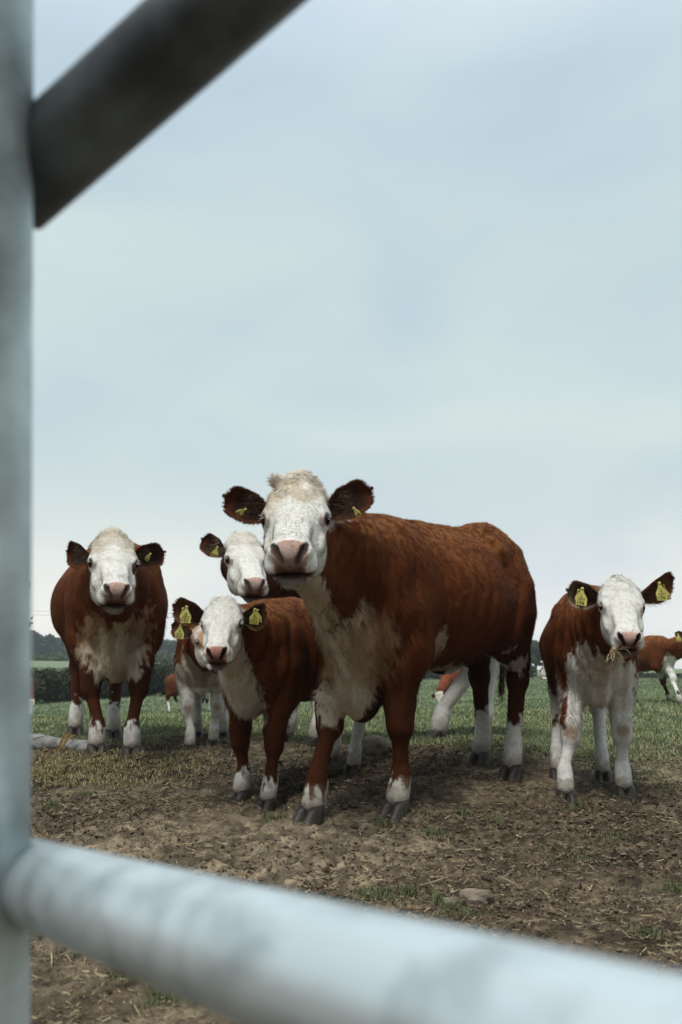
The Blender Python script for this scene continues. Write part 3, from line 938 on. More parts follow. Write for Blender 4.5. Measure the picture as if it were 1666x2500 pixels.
    if fur:
        area = .5 * np.linalg.norm(np.cross(V[Q[:, 2]] - V[Q[:, 0]], V[Q[:, 3]] - V[Q[:, 1]]), axis=1)
        cl = hl[Q[:, 0]]
        wgt = area * (1 + 1.2 * nearhead[Q[:, 0]])
        nosef = (un[Q[:, 0]] > .455) & (nearhead[Q[:, 0]] > .5) & (wn_[Q[:, 0]] > -.15)
        wgt[nosef] = 0
        ce = V[Q].mean(1)
        for sg in (1, -1):
            wgt[np.linalg.norm(ce - H(.185, sg * .108, -.052), axis=1) < .032 * hs] = 0
        pick = rr.choice(nq, fur, p=wgt / wgt.sum())
        a, b = rr.random((2, fur, 1))
        qd = Q[pick]
        p0 = (V[qd[:, 0]] * (1 - a) + V[qd[:, 1]] * a) * (1 - b) + (V[qd[:, 3]] * (1 - a) + V[qd[:, 2]] * a) * b
        ci = qd[np.arange(fur), rr.integers(0, 4, fur)]
        n = nv[ci]; c = col[ci]
        nh = nearhead[ci][:, None]
        flow = (-up * 1.0 - hd * .75)[None] * (1 - nh)
        swirl = H(.10, 0, 0)
        radial = norm(p0 - swirl)
        flow = flow + (radial * .8 + U * .35) * nh
        if curly:
            cwk = cw[ci][:, None]
            ang = vnoise(p0, 22, 3) * 2.2
            flow = flow + cwk * (np.stack([np.cos(ang * 3), np.sin(ang * 3), np.sin(ang * 5)], -1)) * 1.3
        noi = np.stack([vnoise(p0, 28 / s, 5), vnoise(p0, 28 / s, 6), vnoise(p0, 28 / s, 7)], -1)
        flow = flow + noi * (.45 + 1.2 * pollm[ci][:, None]) + rr.normal(0, .16, (fur, 3))
        tdir = norm(flow - n * (flow * n).sum(-1, keepdims=True))
        lift = .22 + .25 * rr.random((fur, 1)) + .35 * pollm[ci][:, None]
        ln = furlen * s * (.6 + .8 * rr.random((fur, 1))) * (1 - .45 * nh) * (1 + .9 * pollm[ci][:, None])
        legm = (Lc[ci][:, 2] < .5)[:, None]
        ln = ln * np.where(legm, .6, 1)
        ln = ln * (1 + .8 * ((Lc[ci][:, 0] > .5) & (Lc[ci][:, 2] < 1.0) & (Lc[ci][:, 2] > .48))[:, None])
        ddv = norm(tdir + n * lift) * ln
        wv_ = norm(np.cross(ddv, n)) * (.00135 * s ** .5) * rr.uniform(.7, 1.3, (fur, 1))
        hv, hfc = strips(p0 - n * .001, ddv, wv_, n)
        lum = sstep(.12, .4, c[:, 1])[:, None]
        tone = 1 + (rr.uniform(.58, 1.48, (fur, 1)) - 1) * (1 - .68 * lum) * (1 + .18 * vnoise(p0, 40, 9)[:, None])
        hc = np.repeat(np.clip(c * tone, .003, .9), 3, 0)
        hc[2::3] *= 1.12
        hn = norm(n + .22 * norm(ddv) + rr.normal(0, .10, (fur, 3)))
        Nall = np.concatenate([nv, np.repeat(hn, 3, 0)])
        Vall = np.concatenate([V, hv]); C_all = np.concatenate([col, hc]); faces = [Q, hfc + len(V)]
    if fur > 15000:
        lv = []; 
        for sg in (1, -1):
            k = 20
            p0 = np.array([H(.150 + rr.uniform(0, .045), sg * (.108 + rr.uniform(-.004, .010)), -.040 + rr.uniform(-.004, .004)) for _ in range(k)])
            dd = norm(sg * V_ * 1.0 + W * .25 + U * .5 + rr.normal(0, .22, (k, 3))) * rr.uniform(.012, .024, (k, 1)) * hs
            a_, b_2 = strips(p0, dd, norm(np.cross(dd, W)) * .0007, np.repeat(W[None], k, 0))
            faces = [Q, np.concatenate([faces[1], b_2 + len(Vall)])]
            Vall = np.concatenate([Vall, a_]); Nall = np.concatenate([Nall, np.repeat(W[None], len(a_), 0)])
            C_all = np.concatenate([C_all, np.repeat(np.array([WHITE]), len(a_), 0)])
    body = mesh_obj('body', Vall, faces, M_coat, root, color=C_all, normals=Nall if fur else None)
    # --- eyes
    for sg in (1, -1):
        c = H(.172, sg * .1010, -.055)
        me_v, me_f = sphere(c, .0205 * hs)
        mesh_obj('eye', me_v, me_f, M_eye, root)
    # lashes and lids
    # --- hooves
    for i, lg in enumerate(legs):
        if lg is None: continue
        hoof(root, np.asarray(feet[i], float), lg[2], s * .94)
    # --- ears
    out_ears = []
    for e in ears:
        sg = e['side']
        base = H(.035 + e.get('bu', 0), sg * .088, -.095)
        tip = e['tip'](base) if callable(e['tip']) else e['tip']
        o, a_, n_, s_ = ear(root, base, np.asarray(tip, float), e['w'] * hs, np.asarray(e['n'], float), **e.get('kw', {}))
        out_ears.append((o, base, tip))
        for tg_ in e.get('tags', ()):
            ear_tag(o, np.asarray(tg_['top'], float), np.asarray(tg_['R'], float), np.asarray(tg_['U'], float), tg_['size'], tg_['num'], tg_.get('small', True))
    # --- tail
    if tail is not None:
        t0 = T(-.90, 0, 1.17)
        pts = [t0, T(-.96, 0, 1.12)] + [np.asarray(q, float) for q in tail]
        # resample
        pts = np.array(pts); tk = np.linspace(0, 1, len(pts)); tn = np.linspace(0, 1, 24)
        pp = np.stack([np.interp(tn, tk, pts[:, i]) for i in range(3)], -1)
        pp[1:-1] = (pp[:-2] + pp[1:-1] * 2 + pp[2:]) / 4
        rad = np.interp(tn, [0, .1, .65, 1], [.035, .026, .014, .010]) * s
        v, f = tube(pp, rad, 10)
        mb = MB(); mb.add(v, f, np.array(brown) * .8)
        k = 900; ti = rr.uniform(.62, 1, k); ii = (ti * 23).astype(int)
        p0 = pp[ii]; dd = norm(np.array((0, 0, -1.)) + rr.normal(0, .16, (k, 3))) * rr.uniform(.05, .16, (k, 1)) * s
        nn_ = norm(rr.normal(0, 1, (k, 3)) * (1, 1, .1)); p0 = p0 + nn_ * .012 * s
        hv, hfc = strips(p0, dd, norm(np.cross(dd, nn_)) * .0014, nn_)
        mb.add(hv, hfc, np.repeat(np.array((.28, .19, .13)) * rr.uniform(.3, 1.3, (k, 1)), 3, 0))
        mb.obj('tail', M_coat, root)
    r = Cow(); r.root = root; r.H = H; r.T = T; r.U = U; r.W = W; r.V = V_; r.hd = hd; r.lf = lf; r.body = body; r.hs = hs
    return r

def sphere(c, r, nu=16, nv=10, sc=(1, 1, 1)):
    V = [np.array((0, 0, 1.))]
    for i in range(1, nv):
        ph = math.pi * i / nv
        for j in range(nu):
            th = 2 * math.pi * j / nu
            V.append(np.array((math.sin(ph) * math.cos(th), math.sin(ph) * math.sin(th), math.cos(ph))))
    V.append(np.array((0, 0, -1.)))
    V = np.array(V) * r * np.array(sc) + c
    q = []; t = []
    for j in range(nu): t.append((0, 1 + j, 1 + (j + 1) % nu))
    for i in range(nv - 2):
        for j in range(nu):
            a = 1 + i * nu + j; b = 1 + i * nu + (j + 1) % nu
            q.append((a, a + nu, b + nu, b))
    last = len(V) - 1; o = 1 + (nv - 2) * nu
    for j in range(nu): t.append((last, o + (j + 1) % nu, o + j))
    return V, [np.array(q), np.array(t)]

UP = np.array((0, 0, 1.)); RT = np.array((1., 0, 0)); BK = np.array((0, -1., 0))   # BK points to the camera
def foot(px, py): return G(px, py)

def tagd(px, py, Y, size, num, rx=1.0, ry=0.0, tilt=0.0, turn=0.0, small=True):
    """tag hanging at a pixel; tilt = rotation in the picture plane, turn = turned about its upright"""
    c, s_ = math.cos(tilt), math.sin(tilt); ct, st = math.cos(turn), math.sin(turn)
    R = np.array((c * ct, st, s_)); U = np.array((-s_, 0.10, c))
    return dict(top=P(px, py, Y), R=R, U=U, size=size, num=num, small=small)

# ---- main cow
def off(px0, py0, px1, py1, Y, dy=0.0):
    return P(px1, py1, Y + dy)
CW = (.62, .58, .50)
main = build_cow('cow', 'big reddish brown cow with a raised white face standing broad in front of the others', 'cow',
    sh=(.085, 3.66), hp=(.745, 4.57), gs=.0, gh=.07, s=1.0,
    feet=[foot(965, 1995), foot(757, 2010), foot(1248, 1898), foot(1172, 1868)],
    head=dict(pos=P(722, 1262, 3.12), nd=-.034, tau=60, s=1.06, yaw=-6, roll=2, dome=0,
              bumps=((.035, 0.0, -.034, .095, .110, .066), (-.012, 0.0, -.002, .060, .082, .055), (-.035, 0.005, .020, .045, .052, .042), (-.012, -.080, .030, .019, .020, .026)),
              tan=(.47, .38, .26)),
    neck=dict(z0=1.06, r0=.22, r1=.125), h=.010, hf=.0052, curly=True, fur=90000, furlen=.02, seed=3, udder=False, rumpz=.03,
    legwhite=(.125, .115, .26, .27), wid=.92, belly=1.02, brisket=1.2,
    tail=[P(1252, 1400, 4.98), P(1232, 1560, 4.9), P(1222, 1690, 4.85)],
    paint=[('cap', 'W', tuple(P(752, 1455, 3.22)), tuple(P(782, 1600, 3.38)), .085, .12, CREAM, .012, .03),
           ('cap', 'T', (.82, .0, 1.16), (.80, 0, .84), .075, .09, CREAM, .012, .03),
           ('cap', 'T', (.74, .02, .88), (.76, 0, .56), .10, .155, CREAM, .012, .05),
           ('ell', 'T', (.70, .10, .72), (.14, .12, .16), 0, 0, TAN, .03, .06, .8),
           ('ell', 'T', (.70, -.10, .72), (.14, .12, .16), 0, 0, TAN, .03, .06, .8),
           ('cap', 'H', (.30, 0, -.23), (.10, 0, -.42), .10, .09, CREAM, .012, .03),
           ('cap', 'T', (.30, .05, .54), (-.40, .06, .55), .075, .085, (.42, .35, .26), .012, .06),
           ('ell', 'T', (.30, .24, .64), (.045, .08, .11), 0, 0, (.42, .33, .22), .015, .06),
           ('ell', 'T', (-.48, .20, .73), (.045, .07, .09), 0, 0, WHITE, .012, .06),
           ('ell', 'T', (-.62, .20, .56), (.05, .07, .035), 0, 0, WHITE, .010, .05),
           ],
    ears=[dict(side=-1, tip=P(551, 1212, 3.24), w=.116, n=BK + UP * -.25, kw=dict(curl=.55, dens=1.6, coli=(.03, .013, .01)),
               tags=[tagd(600, 1243, 3.12, .025, '0088', tilt=-.9, turn=.9, small=False)]),
          dict(side=1, tip=P(904, 1194, 3.26), w=.118, n=BK + UP * -.25 - RT * .1, kw=dict(curl=.55, dens=1.6, coli=(.03, .013, .01)),
               tags=[tagd(864, 1240, 3.12, .026, '0088', tilt=.5, turn=-1.0, small=False)])])
def gz(x, y): return float(ground(x, y)[0])
# ---- left cow, heavy in calf, seen from the front
left = build_cow('cow', 'wide bodied cow with a red patch round one eye standing head-on beside the grey log', 'cow',
    sh=(-1.312, 5.08), hp=(-1.665, 6.08), gs=.125, gh=.15, s=1.0,
    feet=[foot(322, 1851), foot(236, 1846), foot(276, 1806), foot(184, 1797)],
    head=dict(pos=P(278, 1371, 4.42), nd=-.036, tau=59, s=1.05, yaw=3, roll=1,
              bumps=((.035, 0.0, -.034, .095, .110, .066), (-.012, 0.0, -.005, .060, .078, .052), (-.035, 0.0, .012, .042, .046, .042)), tan=(.44, .37, .26),
              paint=(((.20, .098, -.06), (.045, .020, .030), (.10, .03, .02), .005, 1.0),)),
    neck=dict(z0=1.00, r0=.22, r1=.12), h=.012, hf=.0065, fur=50000, furlen=.018, seed=11, wid=1.03, belly=1.02, brisket=1.25,
    legwhite=(.165, .15, .21, .21), paint=[
        ('cap', 'T', (.88, 0, 1.02), (.86, 0, .70), .035, .06, CREAM, .010, .02),
        ('ell', 'T', (.82, 0, .54), (.20, .15, .15), 0, 0, CREAM, .015, .05),
        ('ell', 'T', (.82, .0, .50), (.12, .07, .12), 0, 0, TAN, .03, .05, .6),
        ('ell', 'T', (.74, .12, .70), (.16, .115, .13), 0, 0, TAN, .02, .10, .9),
        ('ell', 'T', (.74, -.12, .70), (.16, .115, .13), 0, 0, TAN, .02, .10, .9),
        ('ell', 'T', (.78, .10, .62), (.14, .12, .09), 0, 0, CREAM, .03, .08, .75),
        ('ell', 'T', (.78, -.10, .62), (.14, .12, .09), 0, 0, CREAM, .03, .08, .75),
        ('cap', 'H', (.34, 0, -.20), (.22, 0, -.34), .05, .035, CREAM, .010, .02),
    ],
    ears=[dict(side=-1, tip=P(167, 1345, 4.60), w=.130, n=BK + UP * -.35, kw=dict(curl=.5, dens=1.0, coli=(.025, .012, .009))),
          dict(side=1, tip=P(401, 1348, 4.60), w=.130, n=BK + UP * -.35, kw=dict(curl=.5, dens=1.0, coli=(.025, .012, .009)),
               tags=[tagd(368, 1352, 4.46, .028, '0142 3', tilt=-.45, turn=1.15, small=False)])],
    tail=[P(232, 1420, 6.6), P(236, 1560, 6.6), P(236, 1680, 6.6)])

# ---- second adult behind the calf, body broadside
back = build_cow('cow', 'white faced cow looking out over the calf from behind the big cow', 'cow',
    sh=(-.27, 5.50), hp=(.86, 5.66), gs=.14, gh=.145, s=.98,
    feet=[foot(690, 1812), foot(766, 1822), foot(1064, 1806), foot(1172, 1795)],
    head=dict(pos=P(602, 1363, 4.92), nd=-.04, tau=57, s=1.0, yaw=8, roll=2, bumps=((.035, 0.0, -.034, .095, .110, .066), (-.01, 0.0, -.008, .060, .078, .050)), tan=(.52, .47, .38)),
    neck=dict(z0=1.05, r0=.20, r1=.12), h=.014, hf=.0075, fur=30000, furlen=.018, seed=21,
    legth=1.22, legwhite=(.60, .60, .78, .60), udder=True, brown=(.055, .016, .006),
    paint=[('cap', 'H', (.28, 0, -.20), (.05, 0, -.45), .085, .08, WHITE, .02, .03)],
    ears=[dict(side=-1, tip=P(495, 1316, 5.05), w=.120, n=BK + UP * -.2, kw=dict(curl=.5, dens=.8, coli=(.03, .015, .01), fringe=(.40, .30, .2)),
               tags=[tagd(531, 1336, 4.93, .040, '0098', tilt=-.35, turn=.5, small=False)]),
          dict(side=1, tip=P(712, 1312, 5.05), w=.120, n=BK + UP * -.2, kw=dict(curl=.5, dens=.5))])

# ---- calf in the middle
calf1 = build_cow('calf', 'reddish brown calf with white bib standing under the chin of the cow behind it', 'calf',
    sh=(-.395, 3.86), hp=(.02, 4.66), gs=.012, gh=.085, s=.74, lz=.975,
    feet=[foot(650, 1978), foot(583, 1955), foot(861, 1890), foot(812, 1868)],
    head=dict(pos=P(541, 1519, 3.52), tau=50, s=.70, ul=.86, yaw=-10, roll=3, dome=1, tan=(.58, .56, .50), nd=-.045, nosedk=(.07, .035, .028),
              pink=(.46, .23, .18), bumps=((.03, 0.0, -.04, .09, .098, .055), (.0, 0, -.02, .06, .07, .05)), tear=(.20, .09, .07)),
    neck=dict(z0=1.02, r0=.185, r1=.13), h=.009, hf=.0052, fur=40000, furlen=.024, seed=31, calf=True, belly=.9, brisket=.35, wid=.86, legth=1.02,
    legwhite=(.155, .15, .62, .62), paint=[
        ('cap', 'T', (.84, 0, .86), (.74, 0, .62), .10, .12, (.56, .50, .43), .012, .03),
        ('cap', 'H', (.30, 0, -.20), (.10, 0, -.45), .09, .10, (.52, .46, .38), .012, .03),
        ('cap', 'T', (.0, 0, .50), (-.45, 0, .52), .07, .07, (.45, .40, .34), .012, .04)],
    ears=[dict(side=-1, tip=P(426, 1478, 3.60), w=.165, n=BK + UP * -.55, kw=dict(curl=.45, coli=(.075, .032, .02), fringe=(.13, .06, .035), rim=(.17, .07, .035)),
               tags=[tagd(456, 1482, 3.50, .043, '0153 6', tilt=-.03, turn=.05), tagd(447, 1486, 3.56, .036, '0153 6', tilt=.1, turn=.5, small=False)]),
          dict(side=1, tip=P(649, 1497, 3.66), w=.165, n=BK + UP * -.45 + RT * .2, kw=dict(curl=.5, coli=(.06, .028, .018), fringe=(.25, .17, .11), rim=(.30, .18, .10)),
               tags=[tagd(623, 1488, 3.50, .040, '0153 6', tilt=-.07, turn=.35), tagd(629, 1490, 3.56, .034, '0153 6', tilt=.05, turn=.7, small=False)])])

# ---- calf on the right with hay
calf2 = build_cow('calf', 'white legged calf at right chewing a tuft of hay', 'calf',
    post=[('cap', 'W', tuple(P(1366, 1630, 4.04)), tuple(P(1370, 1765, 4.02)), .050, .026, BROWN, .008, .02),
          ('cap', 'W', tuple(P(1568, 1670, 4.06)), tuple(P(1560, 1738, 4.04)), .055, .035, BROWN, .008, .02),
          ('cap', 'W', tuple(P(1345, 1600, 4.62)), tuple(P(1352, 1755, 4.66)), .06, .04, BROWN, .008, .03)],
    sh=(1.180, 4.02), hp=(1.305, 4.74), gs=.0, gh=.02, s=.80,
    feet=[foot(1527, 1948), foot(1384, 1958), foot(1474, 1908), foot(1364, 1900)],
    head=dict(pos=P(1519, 1476, 3.56), tau=49, s=.76, ul=.90, yaw=12, roll=-4, dome=1, tan=(.60, .58, .52), nd=-.040, nosedk=(.035, .018, .015),
              pink=(.58, .36, .31), bumps=((.03, 0.0, -.04, .09, .095, .055), (.0, 0, -.015, .055, .06, .045)), tear=(.22, .11, .08)),
    neck=dict(z0=.98, r0=.18, r1=.12), h=.009, hf=.0052, fur=40000, furlen=.020, seed=41, calf=True, belly=.92, brisket=.30, wid=.76, legth=.98,
    legwhite=(.66, .66, .80, .80), paint=[
        ('cap', 'T', (.82, 0, .80), (.74, 0, .62), .13, .14, (.58, .52, .45), .012, .05),
        ('cap', 'T', (.66, .17, .74), (.60, .17, .52), .10, .07, WHITE, .012, .05),
        ('cap', 'T', (.66, -.17, .74), (.60, -.17, .52), .10, .07, WHITE, .012, .05),
           ('cap', 'T', (.64, .10, .62), (.60, .11, .40), .085, .07, WHITE, .012, .04), ('cap', 'T', (.64, -.10, .62), (.60, -.11, .40), .085, .07, WHITE, .012, .04),
        ('cap', 'T', (.2, 0, .50), (-.45, 0, .52), .08, .08, (.45, .40, .34), .012, .04),
        ('cap', 'T', (-.42, -.22, .74), (-.60, -.20, .5), .06, .06, WHITE, .012, .04),
        ('cap', 'T', (-.42, .22, .74), (-.60, .20, .5), .06, .06, WHITE, .012, .04)],
    ears=[dict(side=-1, tip=P(1387, 1440, 3.70), w=.165, n=BK + UP * -.6, kw=dict(curl=.5, coli=(.07, .03, .02), fringe=(.16, .08, .05), rim=(.35, .25, .18)),
               tags=[tagd(1422, 1437, 3.60, .048, '0156 2', tilt=-.16, turn=-.05), tagd(1413, 1441, 3.66, .040, '0156 2', tilt=-.1, turn=.5, small=False)]),
          dict(side=1, tip=P(1641, 1412, 3.70), w=.145, n=BK + UP * -.6, kw=dict(curl=.5, coli=(.09, .035, .02), fringe=(.20, .10, .06), rim=(.16, .06, .03)),
               tags=[tagd(1610, 1424, 3.60, .048, '0156 2', tilt=.09, turn=.1), tagd(1620, 1430, 3.66, .042, '0156 2', tilt=.05, turn=-.4, small=False)])])

# ---- small calf half hidden behind the middle calf
calf3 = build_cow('calf', 'small pale chested calf half hidden behind the white faced calf in front of it', 'calf',
    sh=(-.80, 5.08), hp=(-.86, 5.72), gs=.12, gh=.14, s=.64,
    feet=[foot(521, 1822), foot(463, 1836), foot(545, 1802), foot(482, 1800)],
    head=dict(pos=P(514, 1562, 4.62), tau=48, s=.66, ul=.86, yaw=14, roll=6, dome=1, tan=(.42, .27, .14), nd=-.07,
              paint=(((.20, -.07, -.03), (.10, .05, .06), (.38, .22, .10), .02, .9),)),
    neck=dict(z0=1.0, r0=.185, r1=.13), h=.010, hf=.007, fur=20000, furlen=.02, seed=51, calf=True, belly=.9, brisket=.5, wid=.95, legth=1.02,
    legwhite=(.66, .66, .80, .80), paint=[
        ('cap', 'T', (.80, 0, .88), (.72, 0, .60), .14, .16, (.34, .27, .20), .02, .05),
        ('cap', 'T', (.62, .17, .70), (.58, .17, .50), .10, .08, (.5, .44, .38), .012, .04),
        ('cap', 'T', (.62, -.17, .70), (.58, -.17, .50), .10, .08, (.5, .44, .38), .012, .04)],
    ears=[dict(side=-1, tip=P(422, 1527, 4.72), w=.150, n=BK + UP * -.3, kw=dict(curl=.5, dens=.6, coli=(.09, .05, .035), fringe=(.22, .13, .09))
               , tags=[tagd(441, 1526, 4.58, .048, '0155 1', tilt=-.08, turn=.1)]),
          dict(side=1, tip=P(606, 1545, 4.75), w=.150, n=BK + UP * -.3, kw=dict(curl=.5, dens=.4))])

# ---- far animals
far1 = build_cow('calf', 'red calf standing side-on in the field at the right edge of the photo', 'calf',
    sh=(P(1625, 1600, 11.7)[0], 11.7), hp=(P(1530, 1600, 12.2)[0], 12.25), gs=gz(4.4, 11.7), gh=gz(4.0, 12.2), s=.70,
    feet=[foot(1664, 1722), foot(1636, 1714), foot(1555, 1716), foot(1530, 1712)],
    head=dict(pos=P(1690, 1568, 11.1), tau=36, s=.68, ul=.86, yaw=-15, dome=1),
    neck=dict(z0=1.0, r0=.18, r1=.12), h=.016, hf=.012, fur=6000, furlen=.02, seed=61, calf=True, belly=.9, brisket=.5, legth=1.05,
    legwhite=(.60, .13, .3, .3), paint=[('cap', 'T', (.35, 0, .50), (-.45, 0, .55), .09, .09, (.5, .46, .4), .02, .05),
                                        ('cap', 'T', (.84, 0, .85), (.74, 0, .55), .12, .12, WHITE, .02, .05)],
    ears=[dict(side=-1, tip=P(1649, 1545, 11.2), w=.15, n=BK + UP * -.3, kw=dict(curl=.5, dens=.3, coli=(.10, .05, .035)),
               tags=[tagd(1656, 1548, 11.0, .062, '0151', small=False)])])
yf = 18.0
far2 = build_cow('calf', 'distant red calf seen side-on in front of the dark hedge at left', 'calf',
    sh=(P(505, 1700, yf)[0], yf - .2), hp=(P(424, 1700, yf)[0], yf), gs=gz(-2.8, yf), gh=gz(-3.4, yf), s=.62,
    feet=[foot(512, 1740), foot(500, 1736), foot(440, 1738), foot(416, 1744)],
    head=dict(pos=P(563, 1705, yf - .6), tau=20, s=.60, ul=.9, yaw=-30, dome=1),
    neck=dict(z0=.98, r0=.18, r1=.12), h=.022, hf=.016, fur=0, seed=71, calf=True, belly=.9, brisket=.5, legth=1.1, brown=(.085, .022, .008),
    legwhite=(.3, .3, .35, .40), paint=[('cap', 'T', (.35, 0, .50), (-.45, 0, .55), .09, .09, (.5, .46, .4), .02, .05),
                                        ('cap', 'T', (.84, 0, .85), (.74, 0, .55), .12, .12, WHITE, .02, .05)],
    ears=[dict(side=-1, tip=P(556, 1700, yf - .6), w=.14, n=BK, kw=dict(dens=.1)), dict(side=1, tip=P(576, 1698, yf - .5), w=.14, n=BK, kw=dict(dens=.1))],
    tail=[P(409, 1675, yf), P(411, 1700, yf), P(414, 1716, yf)])
yg = 19.5
far3 = build_cow('calf', 'distant calf grazing with its white head down, seen between the legs of the big cow', 'calf',
    sh=(P(1092, 1690, yg)[0], yg), hp=(P(1170, 1690, yg)[0], yg + .35), gs=gz(2.4, yg), gh=gz(3.1, yg), s=.66,
    feet=[foot(1096, 1717), foot(1082, 1716), foot(1160, 1718), foot(1172, 1714)],
    head=dict(pos=P(1073, 1704, yg - .55), tau=8, s=.72, ul=.85, yaw=-18, roll=14, dome=1),
    neck=dict(z0=.95, r0=.20, r1=.14), h=.022, hf=.014, fur=0, seed=81, calf=True, belly=1.0, brisket=.4, legth=1.1, brown=(.17, .045, .02),
    legwhite=(.1, .1, .3, .3), paint=[('cap', 'T', (.95, 0, 1.10), (.75, 0, 1.22), .05, .05, WHITE, .02, .02),
                                      ('cap', 'T', (.90, 0, .65), (.66, 0, .60), .10, .10, WHITE, .02, .05)],
    ears=[dict(side=-1, tip=P(1054, 1701, yg - .5), w=.11, n=BK, kw=dict(dens=.2)), dict(side=1, tip=P(1084, 1702, yg - .5), w=.11, n=BK, kw=dict(dens=.2))])
yh = 19.0
far4 = build_cow('calf', 'distant white legged calf almost hidden behind the left edge gate post', 'calf',
    sh=(P(66, 1700, yh)[0], yh), hp=(P(-10, 1700, yh)[0], yh + .5), gs=gz(-7, yh), gh=gz(-7.6, yh), s=.64,
    feet=[foot(74, 1748), foot(62, 1746), foot(0, 1748), foot(-14, 1744)],
    head=dict(pos=P(75, 1722, yh - .7), tau=10, s=.66, ul=.9, yaw=-10, dome=1),
    neck=dict(z0=.95, r0=.18, r1=.12), h=.024, hf=.018, fur=0, seed=91, calf=True, brisket=.4, legth=1.1,
    legwhite=(.66, .6, .3, .3), paint=[('cap', 'T', (.90, 0, .65), (.66, 0, .60), .12, .12, WHITE, .02, .05)],
    ears=[dict(side=-1, tip=P(64, 1719, yh - .6), w=.13, n=BK, kw=dict(dens=.2)), dict(side=1, tip=P(86, 1719, yh - .6), w=.13, n=BK, kw=dict(dens=.2))])

# lying cow by the far trees
def lying_cow():
    y = 46.; c = G(1327, 1661); y = c[1]
    c = P(1331, 1660, y); c[2] = gz(c[0], y) + .02
    s = 1.15
    root = empty('cow', c); tag(root, 'far off white and red cow lying down in front of the trees', 'cow')
    A = np.eye(3); pr = []
    def E(p, r, k=.1): pr.append(Prim(ell_fn((0, 0, 0), np.array(r) * s, A, c + np.array(p) * s), c + np.array(p) * s, max(r) * s, k))
    def Cp(a, b, ra, rb): 
        a = c + np.array(a) * s; b = c + np.array(b) * s
        pr.append(Prim(cap_fn(a, b, ra * s, rb * s), (a + b) / 2, np.linalg.norm(a - b) / 2 + ra * s, .08))
    E((.25, .4, .32), (.42, .75, .34)); E((.05, -.2, .36), (.34, .36, .34)); Cp((0, -.35, .45), (-.08, -.6, .80), .19, .12)
    Cp((-.08, -.62, .85), (-.12, -.95, .66), .12, .08); E((-.08, -.66, .88), (.11, .12, .12))
    Cp((-.25, -.5, .08), (-.1, -.85, .08), .08, .06); Cp((.3, -.35, .10), (.1, -.75, .07), .08, .05); E((.5, .75, .22), (.3, .35, .22))
    Cp((-.14, -.6, .90), (-.32, -.55, .90), .04, .03); Cp((.0, -.6, .90), (.18, -.55, .90), .04, .03)
    V, Q = sdf_mesh(pr, .03)
    nv = vnormals(V, Q); q = (V - c) / s
    n = fbm(V, 2.5, 2, 5)
    m = sstep(-.05, .10, .10 + n * .35 - np.maximum(q[:, 2] - .22, 0) * 1.3 * (q[:, 1] > -.35) - .12 * (q[:, 0] > .1))
    m = np.maximum(m, (q[:, 1] < -.45) * (np.abs(q[:, 0] + .08) < .16) * 1.0)[:, None]
    col = np.array(BROWN) * (1 - m) + np.array(WHITE) * m
    mesh_obj('body', V, Q, M_coat, root, color=col)
lying_cow()

# ------------------------------------------------------------------ hay in the mouth
def hay_tuft():
    r = np.random.default_rng(5)
    a = P(1500, 1582, 3.40); mb = MB()
    for k in range(28):
        pts = [a + r.normal(0, .004, 3)]
        dirv = norm(np.array((r.normal(.05, .35), r.normal(-.1, .2), -1)))
        L = r.uniform(.035, .095)
        for j in range(5):
            dirv = norm(dirv + r.normal(0, .38, 3)); pts.append(pts[-1] + dirv * L / 5)
        rad = r.uniform(.0008, .0017)
        v, f = tube(pts, [rad] * 5 + [rad * .4], 5); mb.add(v, f, np.array((.42, .33, .19)) * r.uniform(.35, 1.25))
    o = mb.obj('hay_tuft', M_straw)
    tag(o, 'small tuft of dry hay hanging from the mouth of the calf at right', 'hay')
hay_tuft()

# ------------------------------------------------ gate
M_galv = bpy.data.materials.new('galvanised_steel'); M_galv.use_nodes = True
t = M_galv.node_tree; b = t.nodes['Principled BSDF']
b.inputs['Metallic'].default_value = .55; b.inputs['Roughness'].default_value = .42
co = N(t, 'ShaderNodeTexCoord'); nn = N(t, 'ShaderNodeTexNoise'); nn.inputs['Scale'].default_value = 28; nn.inputs['Detail'].default_value = 4
t.links.new(co.outputs['Object'], nn.inputs[0])
rp = N(t, 'ShaderNodeValToRGB'); rp.color_ramp.elements[0].position = .32; rp.color_ramp.elements[0].color = (.40, .46, .48, 1)
rp.color_ramp.elements[1].position = .56; rp.color_ramp.elements[1].color = (.62, .70, .73, 1)
t.links.new(nn.outputs[0], rp.inputs[0]); t.links.new(rp.outputs[0], b.inputs['Base Color'])
M_shaded = principled('shaded_steel', .50, .6, color=(.11, .13, .14), attr=False, noise=(12, .7), metal=.5)  # darker steel for the brace, its shade put into the base colour
M_post = principled('weathered_zinc', .5, .5, color=(.52, .61, .63), attr=False, noise=(11, .55), metal=.45)
